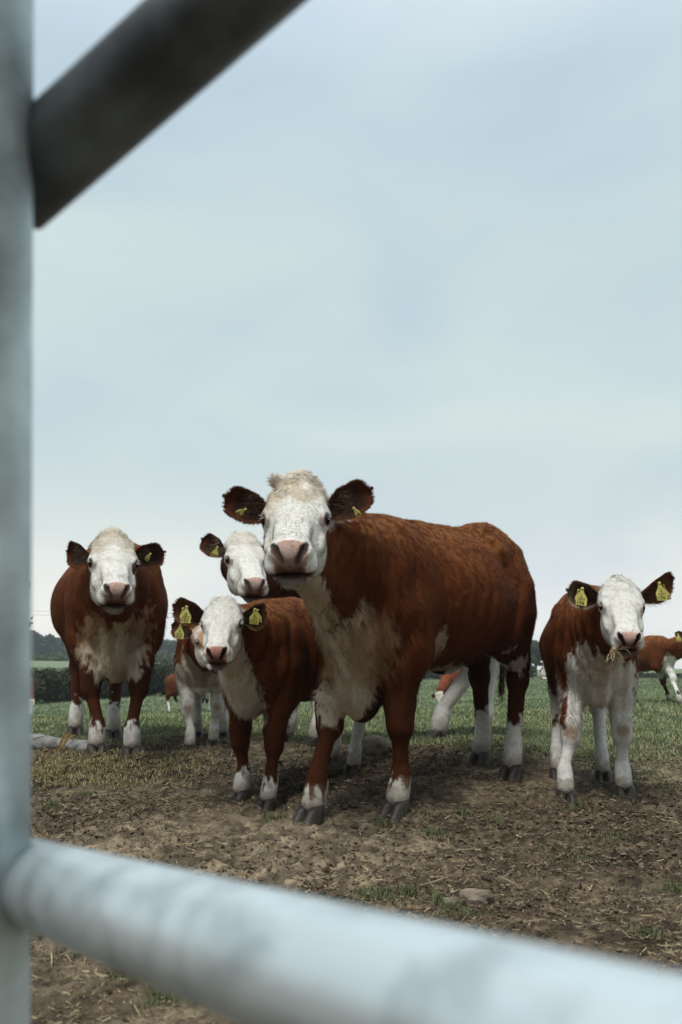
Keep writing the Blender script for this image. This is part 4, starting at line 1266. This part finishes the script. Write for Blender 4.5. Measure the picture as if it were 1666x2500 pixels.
def gate():
    root = empty('field_gate', P(20, 2056, .6)); tag(root, 'blurred galvanised tubular steel field gate close in front of the lens', 'gate')
    def bar(name, a, b_, r, mat, seg=44):
        v, f = tube([a + (b_ - a) * t_ for t_ in np.linspace(0, 1, 12)], [r] * 12, seg)
        return mesh_obj(name, v, f, mat, root)
    def edge_bar(name, e1, e2, r, mat):
        """tube of radius r whose two outlines run along two straight edges; t in metres along it"""
        n1 = np.cross(ray(*e1[0]), ray(*e1[1])); n2 = np.cross(ray(*e2[0]), ray(*e2[1]))
        v = norm(np.cross(n1, n2))
        if v[1] < 0: v = -v
        p1 = ray(*e1[0]); p1 = norm(p1 - v * (p1 @ v)); p2 = ray(*e2[0]); p2 = norm(p2 - v * (p2 @ v))
        w_ = norm(p1 + p2); half = math.acos(float(np.clip(p1 @ p2, -1, 1))) / 2
        c0 = np.array((0, 0, CAMH)) + w_ * (r / math.sin(half))
        return c0, v, r, mat
    def at_px(c0, v, px):
        k = (px - 833.0) / F       # x / axial depth = k
        z1 = c0 - np.array((0, 0, CAMH))
        ax = np.array((0, CT, ST))
        return (k * (z1 @ ax) - z1[0]) / (v[0] - k * (v @ ax))
    rl = edge_bar('rail', ((106, 2051), (1666, 2378)), ((127, 2300), (576, 2500)), .0282, M_galv)
    br = edge_bar('brace', ((85, 575), (755, 0)), ((106, 223), (319, 27)), .0312, M_shaded)
    up_ = edge_bar('upright', ((84, 0), (74, 2500)), ((-150, 0), (-146, 2500)), .0290, M_post)
    t_r = at_px(rl[0], rl[1], 62); t_b = at_px(br[0], br[1], 25)
    bar('rail', rl[0] - rl[1] * 1.6, rl[0] + rl[1] * t_r, rl[2], rl[3])
    bar('brace', br[0] + br[1] * t_b, br[0] + br[1] * (t_b - 1.2 if br[1][0] < 0 else t_b + 1.2), br[2], br[3])
    bar('upright', up_[0] - up_[1] * 1.2, up_[0] + up_[1] * 1.2, up_[2], up_[3])
    e_r = rl[0] + rl[1] * t_r; e_b = br[0] + br[1] * t_b
gate()

# ------------------------------------------------------------------ ground cover
def blades(name, x, y, hgt, wid_, colr, lean, seed, mat, label=None, flat=False, wvar=1.0):
    r = np.random.default_rng(seed); n = len(x)
    z, gr = ground_full(x, y)
    p0 = np.stack([x, y, z - .002], -1)
    az = r.uniform(0, 2 * math.pi, n)
    dr = np.stack([np.cos(az), np.sin(az), np.zeros(n)], -1)
    side = np.stack([-np.sin(az), np.cos(az), np.zeros(n)], -1)
    ln = (lean * r.uniform(.2, 1.4, n))[:, None]
    tipd = dr * ln + np.array((0, 0, 1.)) * np.sqrt(np.maximum(.05, 1 - ln ** 2 * .8))
    H_ = hgt[:, None]; W_ = wid_[:, None]
    mid = p0 + (dr * ln * .35 + np.array((0, 0, .6))) * H_
    tip = p0 + tipd * H_
    V = np.stack([p0 - side * W_, p0 + side * W_, mid + side * W_ * .8, mid - side * W_ * .8, tip], 1).reshape(-1, 3)
    b0 = np.arange(n)[:, None] * 5
    Q = b0 + np.array([0, 1, 2, 3]); T_ = b0 + np.array([3, 2, 4])
    c = np.repeat(colr, 5, 0)
    nn_ = norm(np.repeat(dr * .5 + np.array((0, 0, 1.)), 5, 0))
    o = mesh_obj(name, V, [Q, T_], mat, color=c, smooth=True, normals=None)
    return o
def grass_near():
    r = np.random.default_rng(12)
    n = 420000
    y = 3.9 + (15 - 3.9) * r.random(n) ** 1.7; x = (r.random(n) * 2 - 1) * (y * .46 + .5)
    g = grassy(x, y)
    keep = r.random(n) < np.clip(g * 1.25 - .12, 0, 1) * (.35 + .65 * sstep(-.4, .2, fbm(np.stack([x, y, x * 0], -1), 3.2, 2, 91))) * np.minimum(1, 9 / y)
    x, y = x[keep], y[keep]; n = len(x)
    p = np.stack([x, y, x * 0], -1)
    cl = sstep(-.5, .5, fbm(p, 5, 2, 3)); cl2 = sstep(-.3, .5, fbm(p, 1.2, 2, 4))
    h = r.uniform(.010, .030, n) * (.5 + 1.0 * cl) * (1 + .10 * np.maximum(0, y - 6)) 
    wd = r.uniform(.0012, .0024, n) * (1 + .16 * np.maximum(0, y - 4))
    green = np.array((.095, .135, .060)); pale = np.array((.27, .31, .16)); dry = np.array((.36, .32, .18))
    a = r.random(n)[:, None]
    col = green * (1 - a) + pale * a
    d_ = (r.random(n) < (.10 + .22 * cl2))[:, None]
    col = np.where(d_, dry * r.uniform(.6, 1.2, (n, 1)), col) * (.62 + .6 * cl[:, None] if cl.ndim == 1 else 1)
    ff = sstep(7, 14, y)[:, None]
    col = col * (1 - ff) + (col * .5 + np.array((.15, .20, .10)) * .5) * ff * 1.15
    o = blades('grass', x, y, h, wd, col, .55, 1, M_grass)
    tag(o, 'short green pasture grass with dry blades behind the trodden mud', 'grass', kind='stuff')
grass_near()
def grass_far():
    r = np.random.default_rng(14); n = 170000
    y = 11 * (75 / 11) ** (r.random(n) ** 1.0); x = (r.random(n) * 2 - 1) * (y * .44)
    p = np.stack([x, y, x * 0], -1)
    cl = sstep(-.4, .5, fbm(p * (1, 2.2, 1), .55, 3, 3))[:, None]; a = r.random((n, 1))
    col = (np.array((.12, .17, .085)) * (1 - a) + np.array((.26, .31, .17)) * a) * (.72 + .45 * cl)
    h = r.uniform(.02, .05, n) * (y / 11) ** .55; wd = .0035 * (y / 11) ** 1.0 * r.uniform(.6, 1.4, n)
    o = blades('grass', x, y, h, wd, col, .6, 3, M_grass)
    tag(o, 'pale green grazed pasture stretching back to the hedges', 'grass', kind='stuff')
grass_far()
def tufts():
    r = np.random.default_rng(22); X = []; Y = []
    spots = [(1385, 2110, .09), (1490, 2055, .08), (1055, 2048, .05), (940, 2020, .05), (1130, 1985, .05), (1205, 2020, .05), (1430, 1970, .05), (1530, 1965, .06),
             (1620, 1925, .09), (670, 2010, .05), (930, 2205, .05), (1075, 2215, .05), (1140, 2235, .06), (1000, 2190, .03), (1660, 2180, .06), (1580, 2290, .04),
             (330, 2410, .05), (400, 2445, .05), (1040, 1990, .04), (900, 2210, .05), (215, 1950, .05), (120, 1980, .05), (1400, 1985, .06)]
    for px, py, rad in spots:
        g = G(px, py); k = int(90 + 1600 * rad)
        X.append(g[0] + r.normal(0, rad * .5, k)); Y.append(g[1] + r.normal(0, rad * .5, k))
    for _ in range(150):
        y = r.uniform(1.8, 4.8); x = r.uniform(-.42, .42) * y; k = r.integers(3, 16)
        X.append(x + r.normal(0, .02, k)); Y.append(y + r.normal(0, .02, k))
    x = np.concatenate(X); y = np.concatenate(Y); n = len(x)
    a = r.random((n, 1))
    col = np.array((.050, .072, .030)) * (1 - a) + np.array((.15, .165, .075)) * a
    o = blades('grass_tuft', x, y, r.uniform(.010, .036, n), r.uniform(.0007, .0015, n), col, 1.0, 2, M_grass)
    tag(o, 'small green grass tufts sprouting from the bare mud', 'grass', kind='stuff')
tufts()
def litter():
    """straw, dung crumbs and chopped stalks lying on the mud"""
    r = np.random.default_rng(32); n = 120000
    y = 1.35 + (6.2 - 1.35) * r.random(n) ** 1.25; x = (r.random(n) * 2 - 1) * (y * .46 + .2)
    p = np.stack([x, y, x * 0], -1)
    keep = r.random(n) < .15 + .85 * sstep(-.35, .45, fbm(p, 2.6, 3, 66))
    x, y = x[keep], y[keep]; n = len(x)
    L = r.uniform(.005, .020, n) * np.where(r.random(n) < .05, 2.2, 1) * np.clip(y / 3.2, .45, 1); W_ = r.uniform(.0005, .0013, n) * np.clip(y / 2.6, .5, 1)
    az = r.uniform(0, math.pi, n) * 1.0
    dr = np.stack([np.cos(az), np.sin(az) * .8, r.normal(0, .22, n)], -1)
    sd = np.stack([-np.sin(az), np.cos(az), r.normal(0, .4, n)], -1)
    z0, _ = ground_full(x, y)
    c = np.stack([x, y, z0 + .003 + r.random(n) * .004], -1)
    V = np.stack([c - dr * L[:, None] - sd * W_[:, None], c - dr * L[:, None] + sd * W_[:, None], c + dr * L[:, None] + sd * W_[:, None], c + dr * L[:, None] - sd * W_[:, None]], 1).reshape(-1, 3)
    Q = np.arange(n * 4).reshape(-1, 4)
    base = np.where((r.random(n) < .42)[:, None], np.array((.36, .29, .175)), np.array((.10, .070, .043)))
    col = np.repeat(base * r.uniform(.5, 1.35, (n, 1)), 4, 0)
    o = mesh_obj('straw_litter', V, Q, M_straw, color=col, smooth=False)
    tag(o, 'chopped straw and dry stalks trodden into the brown mud', 'straw', kind='stuff')
    # soil crumbs
    n = 90000
    y = 1.35 + (5.6 - 1.35) * r.random(n) ** 1.3; x = (r.random(n) * 2 - 1) * (y * .46 + .2)
    p = np.stack([x, y, x * 0], -1); keep = r.random(n) < sstep(-.5, .5, fbm(p, 2.0, 3, 67)) ; x, y = x[keep], y[keep]; n = len(x)
    z0, _ = ground_full(x, y); c = np.stack([x, y, z0 + .002], -1)
    o6 = np.array([(1, 0, 0), (0, 1, 0), (-1, 0, 0), (0, -1, 0), (0, 0, .7), (0, 0, -.6)])
    sz = r.uniform(.002, .0085, n) * np.where(r.random(n) < .05, 2.2, 1) * np.clip(y / 3, .6, 1.2)
    V = (c[:, None] + o6[None] * sz[:, None, None] * r.uniform(.5, 1.3, (n, 6, 1)) + r.normal(0, .15, (n, 6, 3)) * sz[:, None, None]).reshape(-1, 3)
    f8 = np.array([(0, 1, 4), (1, 2, 4), (2, 3, 4), (3, 0, 4), (1, 0, 5), (2, 1, 5), (3, 2, 5), (0, 3, 5)])
    T_ = (np.arange(n)[:, None, None] * 6 + f8[None]).reshape(-1, 3)
    mixr = r.random((n, 1))
    col = np.repeat((np.array((.040, .027, .017)) * (1 - mixr ** 1.3) + np.array((.20, .150, .10)) * mixr ** 1.3), 6, 0)
    o = mesh_obj('soil_crumbs', V, T_, M_straw, color=col, smooth=False)
    tag(o, 'loose crumbs and clods of dark soil scattered over the mud', 'soil', kind='stuff')
litter()
def hay_mound():
    """dry trampled grass at lower left"""
    r = np.random.default_rng(42); n = 15000
    c = G(170, 1885); x = c[0] + r.normal(0, .34, n); y = c[1] + r.normal(0, .30, n) 
    keep = (y > 4.0) & (y < 5.1); x, y = x[keep], y[keep]; n = len(x)
    a = r.random((n, 1))
    col = np.where(r.random((n, 1)) < .35, np.array((.12, .14, .055)), np.array((.33, .255, .13)) * (.5 + .8 * a))
    o = blades('dry_grass', x, y, r.uniform(.012, .035, n), r.uniform(.0010, .0020, n), col, 1.35, 5, M_grass)
    tag(o, 'matted dry yellow grass on the rise at lower left below the log', 'grass', kind='stuff')
hay_mound()

# ------------------------------------------------------------------ log, stones, sticks
def lumpy(name, c, r3, rot, seed, mat, label, cat, flat=.0, sub=20, amp=.22, colr=None):
    V, f = sphere(np.zeros(3), 1.0, sub * 2, sub)
    q = np.sign(V) * np.abs(V) ** .75
    q = q / np.maximum(1e-6, np.linalg.norm(q, axis=1, keepdims=True)) ** .4
    q = q * (1 + amp * fbm(V + seed, 1.6, 3, seed)[:, None])
    q = q * np.array(r3)
    cc, ss = math.cos(rot), math.sin(rot)
    q = np.stack([q[:, 0] * cc - q[:, 1] * ss, q[:, 0] * ss + q[:, 1] * cc, q[:, 2]], -1) + c
    o = mesh_obj(name, q, f, mat, smooth=False if amp > .3 else True)
    tag(o, label, cat)
    return o
g = G(912, 1850); lumpy('stone', g + np.array((0, .08, .05)), (.085, .06, .065), .2, 3, M_stone, 'flat topped stone block lying on the grass behind the big cow', 'stone')
g = G(1160, 2196); lumpy('stone', g + np.array((.0, .0, .000)), (.050, .036, .026), .5, 8, M_stone, 'light rounded stone half sunk in the mud in the foreground', 'stone', amp=.42, sub=9)
g = G(1095, 2207); lumpy('stone', g + np.array((0, 0, .002)), (.045, .022, .012), .35, 12, M_stone, 'thin pale stone sliver just left of the rounded foreground stone', 'stone')
g = G(1655, 2150); lumpy('stone', g + np.array((.01, 0, .004)), (.03, .022, .014), .1, 15, M_stone, 'small grey stone in the mud at the right edge of the photo', 'stone')
M_log = principled('weathered_log', .85, .08)
def log_():
    a = G(30, 1828); b_ = G(226, 1840); r_ = .050
    a[2] += .045; b_[2] += .025
    n = 90; pts = [a + (b_ - a) * t_ for t_ in np.linspace(-.6, 1, n)]
    v, f = tube(pts, [r_ * (1 - .18 * t_) for t_ in np.linspace(0, 1, n)], 22)
    v = v + fbm(v * np.array((.5, 2, 2)), 9, 3, 2)[:, None] * np.array((0, .012, .016))
    lc = (.23 + .16 * fbm(v * np.array((1.5, 16, 16)), 3, 3, 7) + .08 * fbm(v * np.array((3, 40, 40)), 3, 2, 9))[:, None] * np.array((1, 1, .96))
    lc = lc * (1 - .6 * sstep(.25, .5, fbm(v * np.array((1, 6, 6)), 4, 2, 12)))[:, None]
    o = mesh_obj('log', v, f, M_log, color=np.clip(lc, .03, .8)); tag(o, 'grey weathered log lying on the ground in front of the cow at left', 'log')
    r = np.random.default_rng(6); mb = MB()
    p0 = G(150, 1838) + np.array((0, -.03, .01)); pe = G(150, 1838)[1]
    for k in range(14):
        st = p0 + np.array((r.normal(0, .02), -.01, r.normal(0, .006)))
        en = P(180 + r.normal(0, 5), 1797 + r.normal(0, 3), pe)
        pts = [st * (1 - t_) + en * t_ + np.array((0, -.02, .035 * math.sin(math.pi * t_) * r.uniform(.5, 1.3))) for t_ in np.linspace(0, 1, 8)]
        v, f = tube(pts, [.0022] * 7 + [.001], 5); mb.add(v, f, np.array((.30, .20, .09)) * r.uniform(.35, 1.3))
    o = mb.obj('straw_wisp', M_straw); tag(o, 'wisp of brown straw bent over the grey log', 'straw')
log_()
def stick(pa, pb, r_, seed, label, col=(.40, .29, .17)):
    a = G(*pa) + np.array((0, 0, .008)); b_ = G(*pb) + np.array((0, 0, .014)); r = np.random.default_rng(seed)
    pts = [a + (b_ - a) * t_ + r.normal(0, .003, 3) for t_ in np.linspace(0, 1, 9)]
    v, f = tube(pts, list(np.linspace(r_, r_ * .45, 9)), 8); mb = MB(); mb.add(v, f, np.array(col))
    o = mb.obj('stick', M_straw); tag(o, label, 'stick')
stick((1222, 1887), (1148, 1906), .008, 1, 'pale dry stick on the ground by the hind hoof of the big cow')
stick((1262, 1826), (1205, 1838), .007, 2, 'orange brown stick lying behind the hind feet of the big cow', (.38, .20, .10))
stick((490, 2108), (558, 2122), .004, 3, 'dark twig on the mud just above the lower gate rail', (.14, .08, .05))
stick((1200, 2022), (1290, 2000), .004, 4, 'thin dark root in the mud in front of the calf at right', (.10, .06, .04))
stick((1510, 1902), (1600, 1902), .0035, 5, 'thin straw coloured stalk behind the feet of the calf at right', (.42, .32, .2))

# ------------------------------------------------------------------ hedges, trees
def leafcloud(n, centres, radii, size, seed, base=(.045, .065, .03), tip=(.10, .13, .055), shell=.55, squash=1.0):
    r = np.random.default_rng(seed)
    centres = np.asarray(centres); radii = np.asarray(radii)
    wgt = radii ** 2; k = r.choice(len(centres), n, p=wgt / wgt.sum())
    dv = norm(r.normal(0, 1, (n, 3))); rad = radii[k][:, None] * (shell + (1 - shell) * r.random((n, 1)) ** .6) * r.uniform(.85, 1.12, (n, 1))
    c = centres[k] + dv * rad * np.array((1, 1, squash))
    a = norm(r.normal(0, 1, (n, 3))); b_ = norm(np.cross(a, dv + r.normal(0, .7, (n, 3))))
    s_ = size * r.uniform(.5, 1.3, (n, 1))
    V = np.stack([c - a * s_ * .5, c + b_ * s_ * .32, c + a * s_ * .6, c - b_ * s_ * .32], 1).reshape(-1, 3)
    clump = sstep(-.5, .5, fbm(c, 1.0 / max(size * 4, .1), 2, seed))[:, None]
    m = np.clip(.55 * clump + .45 * r.random((n, 1)), 0, 1)
    col = np.array(base) * (1 - m) + np.array(tip) * m
    return V, np.arange(n * 4).reshape(-1, 4), np.repeat(col, 4, 0)
def hedge(label, p0, p1, Y0, Y1, hpx, n, size, seed, base, tip, depth=1.2, name='hedge', bulge=.3):
    """p0,p1: pixel of base ends; hpx height in photo pixels"""
    r = np.random.default_rng(seed); C_ = []; R_ = []
    L = 40
    for i in range(L):
        t_ = i / (L - 1); px = p0[0] + (p1[0] - p0[0]) * t_; py = p0[1] + (p1[1] - p0[1]) * t_; Yv = Y0 + (Y1 - Y0) * t_
        m = pxm(px, py, Yv); H_ = hpx * m * (1 + bulge * (math.sin(t_ * 9 + seed) * .4 + r.uniform(-.3, .3)))
        b_ = P(px, py, Yv)
        rad = max(H_ * .36, abs(p1[0] - p0[0]) * m / L * .8)
        for k in range(3):
            zc = H_ - rad if k == 0 else r.uniform(.25, .6) * H_
            C_.append(b_ + np.array((r.normal(0, rad * .3), depth * r.uniform(.2, .8), zc))); R_.append(rad * r.uniform(.75, 1.1))
    V, Q, c = leafcloud(n, C_, R_, size, seed, base, tip, shell=.5)
    root = empty(name, P((p0[0] + p1[0]) / 2, (p0[1] + p1[1]) / 2, (Y0 + Y1) / 2)); tag(root, label, 'hedge')
    mesh_obj('foliage', V, Q, M_leaf, root, color=c, smooth=False)
    # dense inner mass so that the field behind does not show through
    vv = []; ff = []; off = 0
    mb = MB()
    for c_, r_ in zip(C_, R_):
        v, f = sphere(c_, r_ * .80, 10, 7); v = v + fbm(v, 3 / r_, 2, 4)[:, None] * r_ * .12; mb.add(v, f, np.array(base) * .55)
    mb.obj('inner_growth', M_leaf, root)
    return root
hedge('dark bramble hedge at the field edge behind the cow at left', (-60, 1730), (360, 1700), 25, 30, 88, 60000, .10, 1, (.030, .036, .020), (.085, .085, .045), bulge=.20)
hedge('dark hedge continuing behind the small calf, right of the cow at left', (345, 1702), (760, 1682), 30, 34, 84, 50000, .11, 2, (.030, .038, .020), (.080, .085, .045), bulge=.12)
hedge('clipped green hedge across the middle distance at left', (-200, 1636), (800, 1634), 105, 108, 42, 50000, .34, 3, (.040, .060, .028), (.11, .145, .055), depth=2, bulge=.10)
hedge('low dark hedge seen under the belly of the big cow', (880, 1662), (1300, 1660), 58, 60, 34, 30000, .22, 4, (.030, .042, .024), (.07, .09, .045), depth=2, bulge=.25)
hedge('low dark hedge on the skyline at the right edge', (1440, 1660), (1900, 1660), 60, 60, 15, 16000, .20, 5, (.030, .045, .028), (.06, .085, .045), depth=2, bulge=.35)
def tree(px, topy, basey, Y, wpx, seed, label, base, tip, n=2600, lsize=.5, group=None):
    r = np.random.default_rng(seed); m = pxm(px, basey, Y)
    b_ = P(px, basey, Y); Ht = (basey - topy) * m; Wd = wpx * m / 2
    C_ = []; R_ = []
    for k in range(16):
        a = r.uniform(0, 6.28); rr_ = Wd * .62 * math.sqrt(r.random()); zz = r.uniform(.28, .84) * Ht
        rad = Wd * r.uniform(.22, .40) * (1 - .3 * abs(zz / Ht - .5))
        C_.append(b_ + np.array((rr_ * math.cos(a), rr_ * math.sin(a), zz))); R_.append(rad)
    C_.append(b_ + np.array((0, 0, Ht - Wd * .35))); R_.append(Wd * .38)
    V, Q, c = leafcloud(n, C_, R_, lsize, seed, base, tip, shell=.35)
    root = empty('tree', b_); tag(root, label, 'tree', group)
    mesh_obj('crown', V, Q, M_leaf, root, color=c, smooth=False)
    mb = MB(); tr = Ht * .025
    v, f = tube([b_ - np.array((0, 0, .3)), b_ + np.array((0, 0, Ht * .35)), b_ + np.array((r.normal(0, .3), 0, Ht * .7))], [tr * 1.3, tr, tr * .4], 8); mb.add(v, f)
    for c_ in C_[:9]:
        st = b_ + np.array((0, 0, Ht * r.uniform(.25, .45)))
        v, f = tube([st, (st + c_) / 2 + np.array((0, 0, .2)), c_], [tr * .5, tr * .35, tr * .12], 6); mb.add(v, f)
    mb.obj('trunk', M_bark, root)
r = np.random.default_rng(77)
line = [(-40, 1530), (30, 1536), (75, 1545), (118, 1550), (158, 1562), (205, 1566), (250, 1560), (300, 1556), (345, 1560), (392, 1562), (432, 1568), (478, 1566), (525, 1570), (575, 1575), (630, 1580)]
place = ['first from the gate post', 'second from the gate post', 'third from the gate post', 'fourth from the gate post', 'beside the left flank of the cow at left',
         'directly behind the left flank of the cow at left', 'behind the chest of the cow at left', 'behind the belly of the cow at left', 'behind the right flank of the cow at left', 'in the gap between the cow at left and the small calf',
         'just left of the small calf', 'behind the small calf', 'behind the middle calf', 'behind the middle calf, to its right', 'last before the big cow']
for i, (px, ty) in enumerate(line):
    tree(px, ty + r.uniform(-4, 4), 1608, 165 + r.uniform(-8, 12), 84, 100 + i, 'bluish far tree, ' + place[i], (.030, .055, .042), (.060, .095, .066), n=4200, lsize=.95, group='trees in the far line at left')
for i, (px, ty, wp, Yv, lb) in enumerate([(1310, 1566, 60, 72, 'grey green tree showing just right of the big cow hind leg'),
                                          (1352, 1590, 60, 76, 'grey green tree partly behind the flank of the calf at right'),
                                          (1268, 1588, 50, 78, 'grey green tree hidden mostly behind the hind leg of the big cow'),
                                          (1222, 1600, 50, 78, 'bushy tree glimpsed between the hind legs of the big cow')]):
    tree(px, ty, 1662, Yv, wp, 200 + i, lb, (.045, .065, .045), (.10, .13, .085), n=5200, lsize=.30, group='trees at the far side of the field')

# shrub whose twigs reach past the post
def shrub():
    r = np.random.default_rng(9); Y0 = 8.0; b_ = P(-60, 1790, Y0); b_[2] = gz(b_[0], Y0)
    root = empty('shrub', b_); tag(root, 'thorny shrub whose leafy twigs poke out beside the gate post', 'shrub')
    mb = MB(); lf_ = []
    tips = [(78, 1506), (72, 1530), (70, 1430), (66, 1446), (30, 1380), (-20, 1400), (10, 1480), (-90, 1450), (40, 1560), (-40, 1560)]
    ends = []
    for px, py in tips:
        e = P(px, py, Y0 - .1); st = b_ + np.array((r.normal(0, .05), 0, .2)); md = (st * .45 + e * .55) + np.array((-.12, 0, .0))
        pts = [st * (1 - t_) ** 2 + md * 2 * t_ * (1 - t_) + e * t_ ** 2 for t_ in np.linspace(0, 1, 9)]
        v, f = tube(pts, list(np.linspace(.014, .002, 9)), 6); mb = MB(); mb.add(v, f); mb.obj('stem', M_bark, root); ends.append(pts)
        if px < 60:
            for k in range(5):
                ends.append([p_ + r.normal(0, .06, 3) for p_ in pts])
    V = []; Qs = []; cs = []; n = 0
    for pts in ends:
        for k in range(10):
            t_ = pts[8 - int(abs(r.normal(0, 2.0)) % 6)]; a = norm(r.normal(0, 1, 3)); b2 = norm(np.cross(a, r.normal(0, 1, 3))); s_ = r.uniform(.02, .035)
            c_ = t_ + r.normal(0, .012, 3)
            V += [c_ - a * s_, c_ + b2 * s_ * .5, c_ + a * s_, c_ - b2 * s_ * .5]; Qs.append((n, n + 1, n + 2, n + 3)); n += 4
            cs += [np.array((.03, .035, .02)) * r.uniform(.6, 2.0)] * 4
    mesh_obj('foliage', np.array(V), np.array(Qs), M_leaf, root, color=np.array(cs), smooth=False)
shrub()
def wires():
    root = empty('power_line', P(90, 1480, 150)); tag(root, 'two thin overhead wires crossing the sky beside the gate post', 'power line')
    for k, (ya, yb) in enumerate(((1476, 1484), (1486, 1492))):
        pts = [P(-300 + 1400 * t_, ya + (yb - ya) * t_ + 18 * math.sin(t_ * math.pi), 150) for t_ in np.linspace(0, 1, 24)]
        v, f = tube(pts, [.022] * 24, 5); mb = MB(); mb.add(v, f); mb.obj('wire', M_bark, root)
    for px in (-300, 1100):
        a = P(px, 1470, 150); b0 = a.copy(); b0[2] = gz(a[0], 150) 
        v, f = tube([b0, a + np.array((0, 0, .6))], [.16, .12], 8); mb = MB(); mb.add(v, f)
        mb.obj('pole', M_bark, root)
wires()

# ------------------------------------------------------------------ haze
def haze():
    x0, x1, y0, y1, z0, z1 = -560, 560, -440, 560, -4.5, 16.0
    V = np.array([(x, y, z) for x in (x0, x1) for y in (y0, y1) for z in (z0, z1)], float)
    Fq = np.array([(0, 1, 3, 2), (4, 6, 7, 5), (0, 4, 5, 1), (2, 3, 7, 6), (0, 2, 6, 4), (1, 5, 7, 3)])
    m = bpy.data.materials.new('haze'); m.use_nodes = True; t = m.node_tree; t.nodes.clear()
    o_ = N(t, 'ShaderNodeOutputMaterial'); v = N(t, 'ShaderNodeVolumePrincipled')
    v.inputs['Color'].default_value = (.86, .93, .97, 1); v.inputs['Density'].default_value = .0012
    v.inputs['Anisotropy'].default_value = .2
    t.links.new(v.outputs[0], o_.inputs['Volume'])
    o = mesh_obj('haze', V, Fq, m, smooth=False); tag(o, kind='stuff', label='thin pale haze lying over the far fields and trees', cat='haze')
haze()
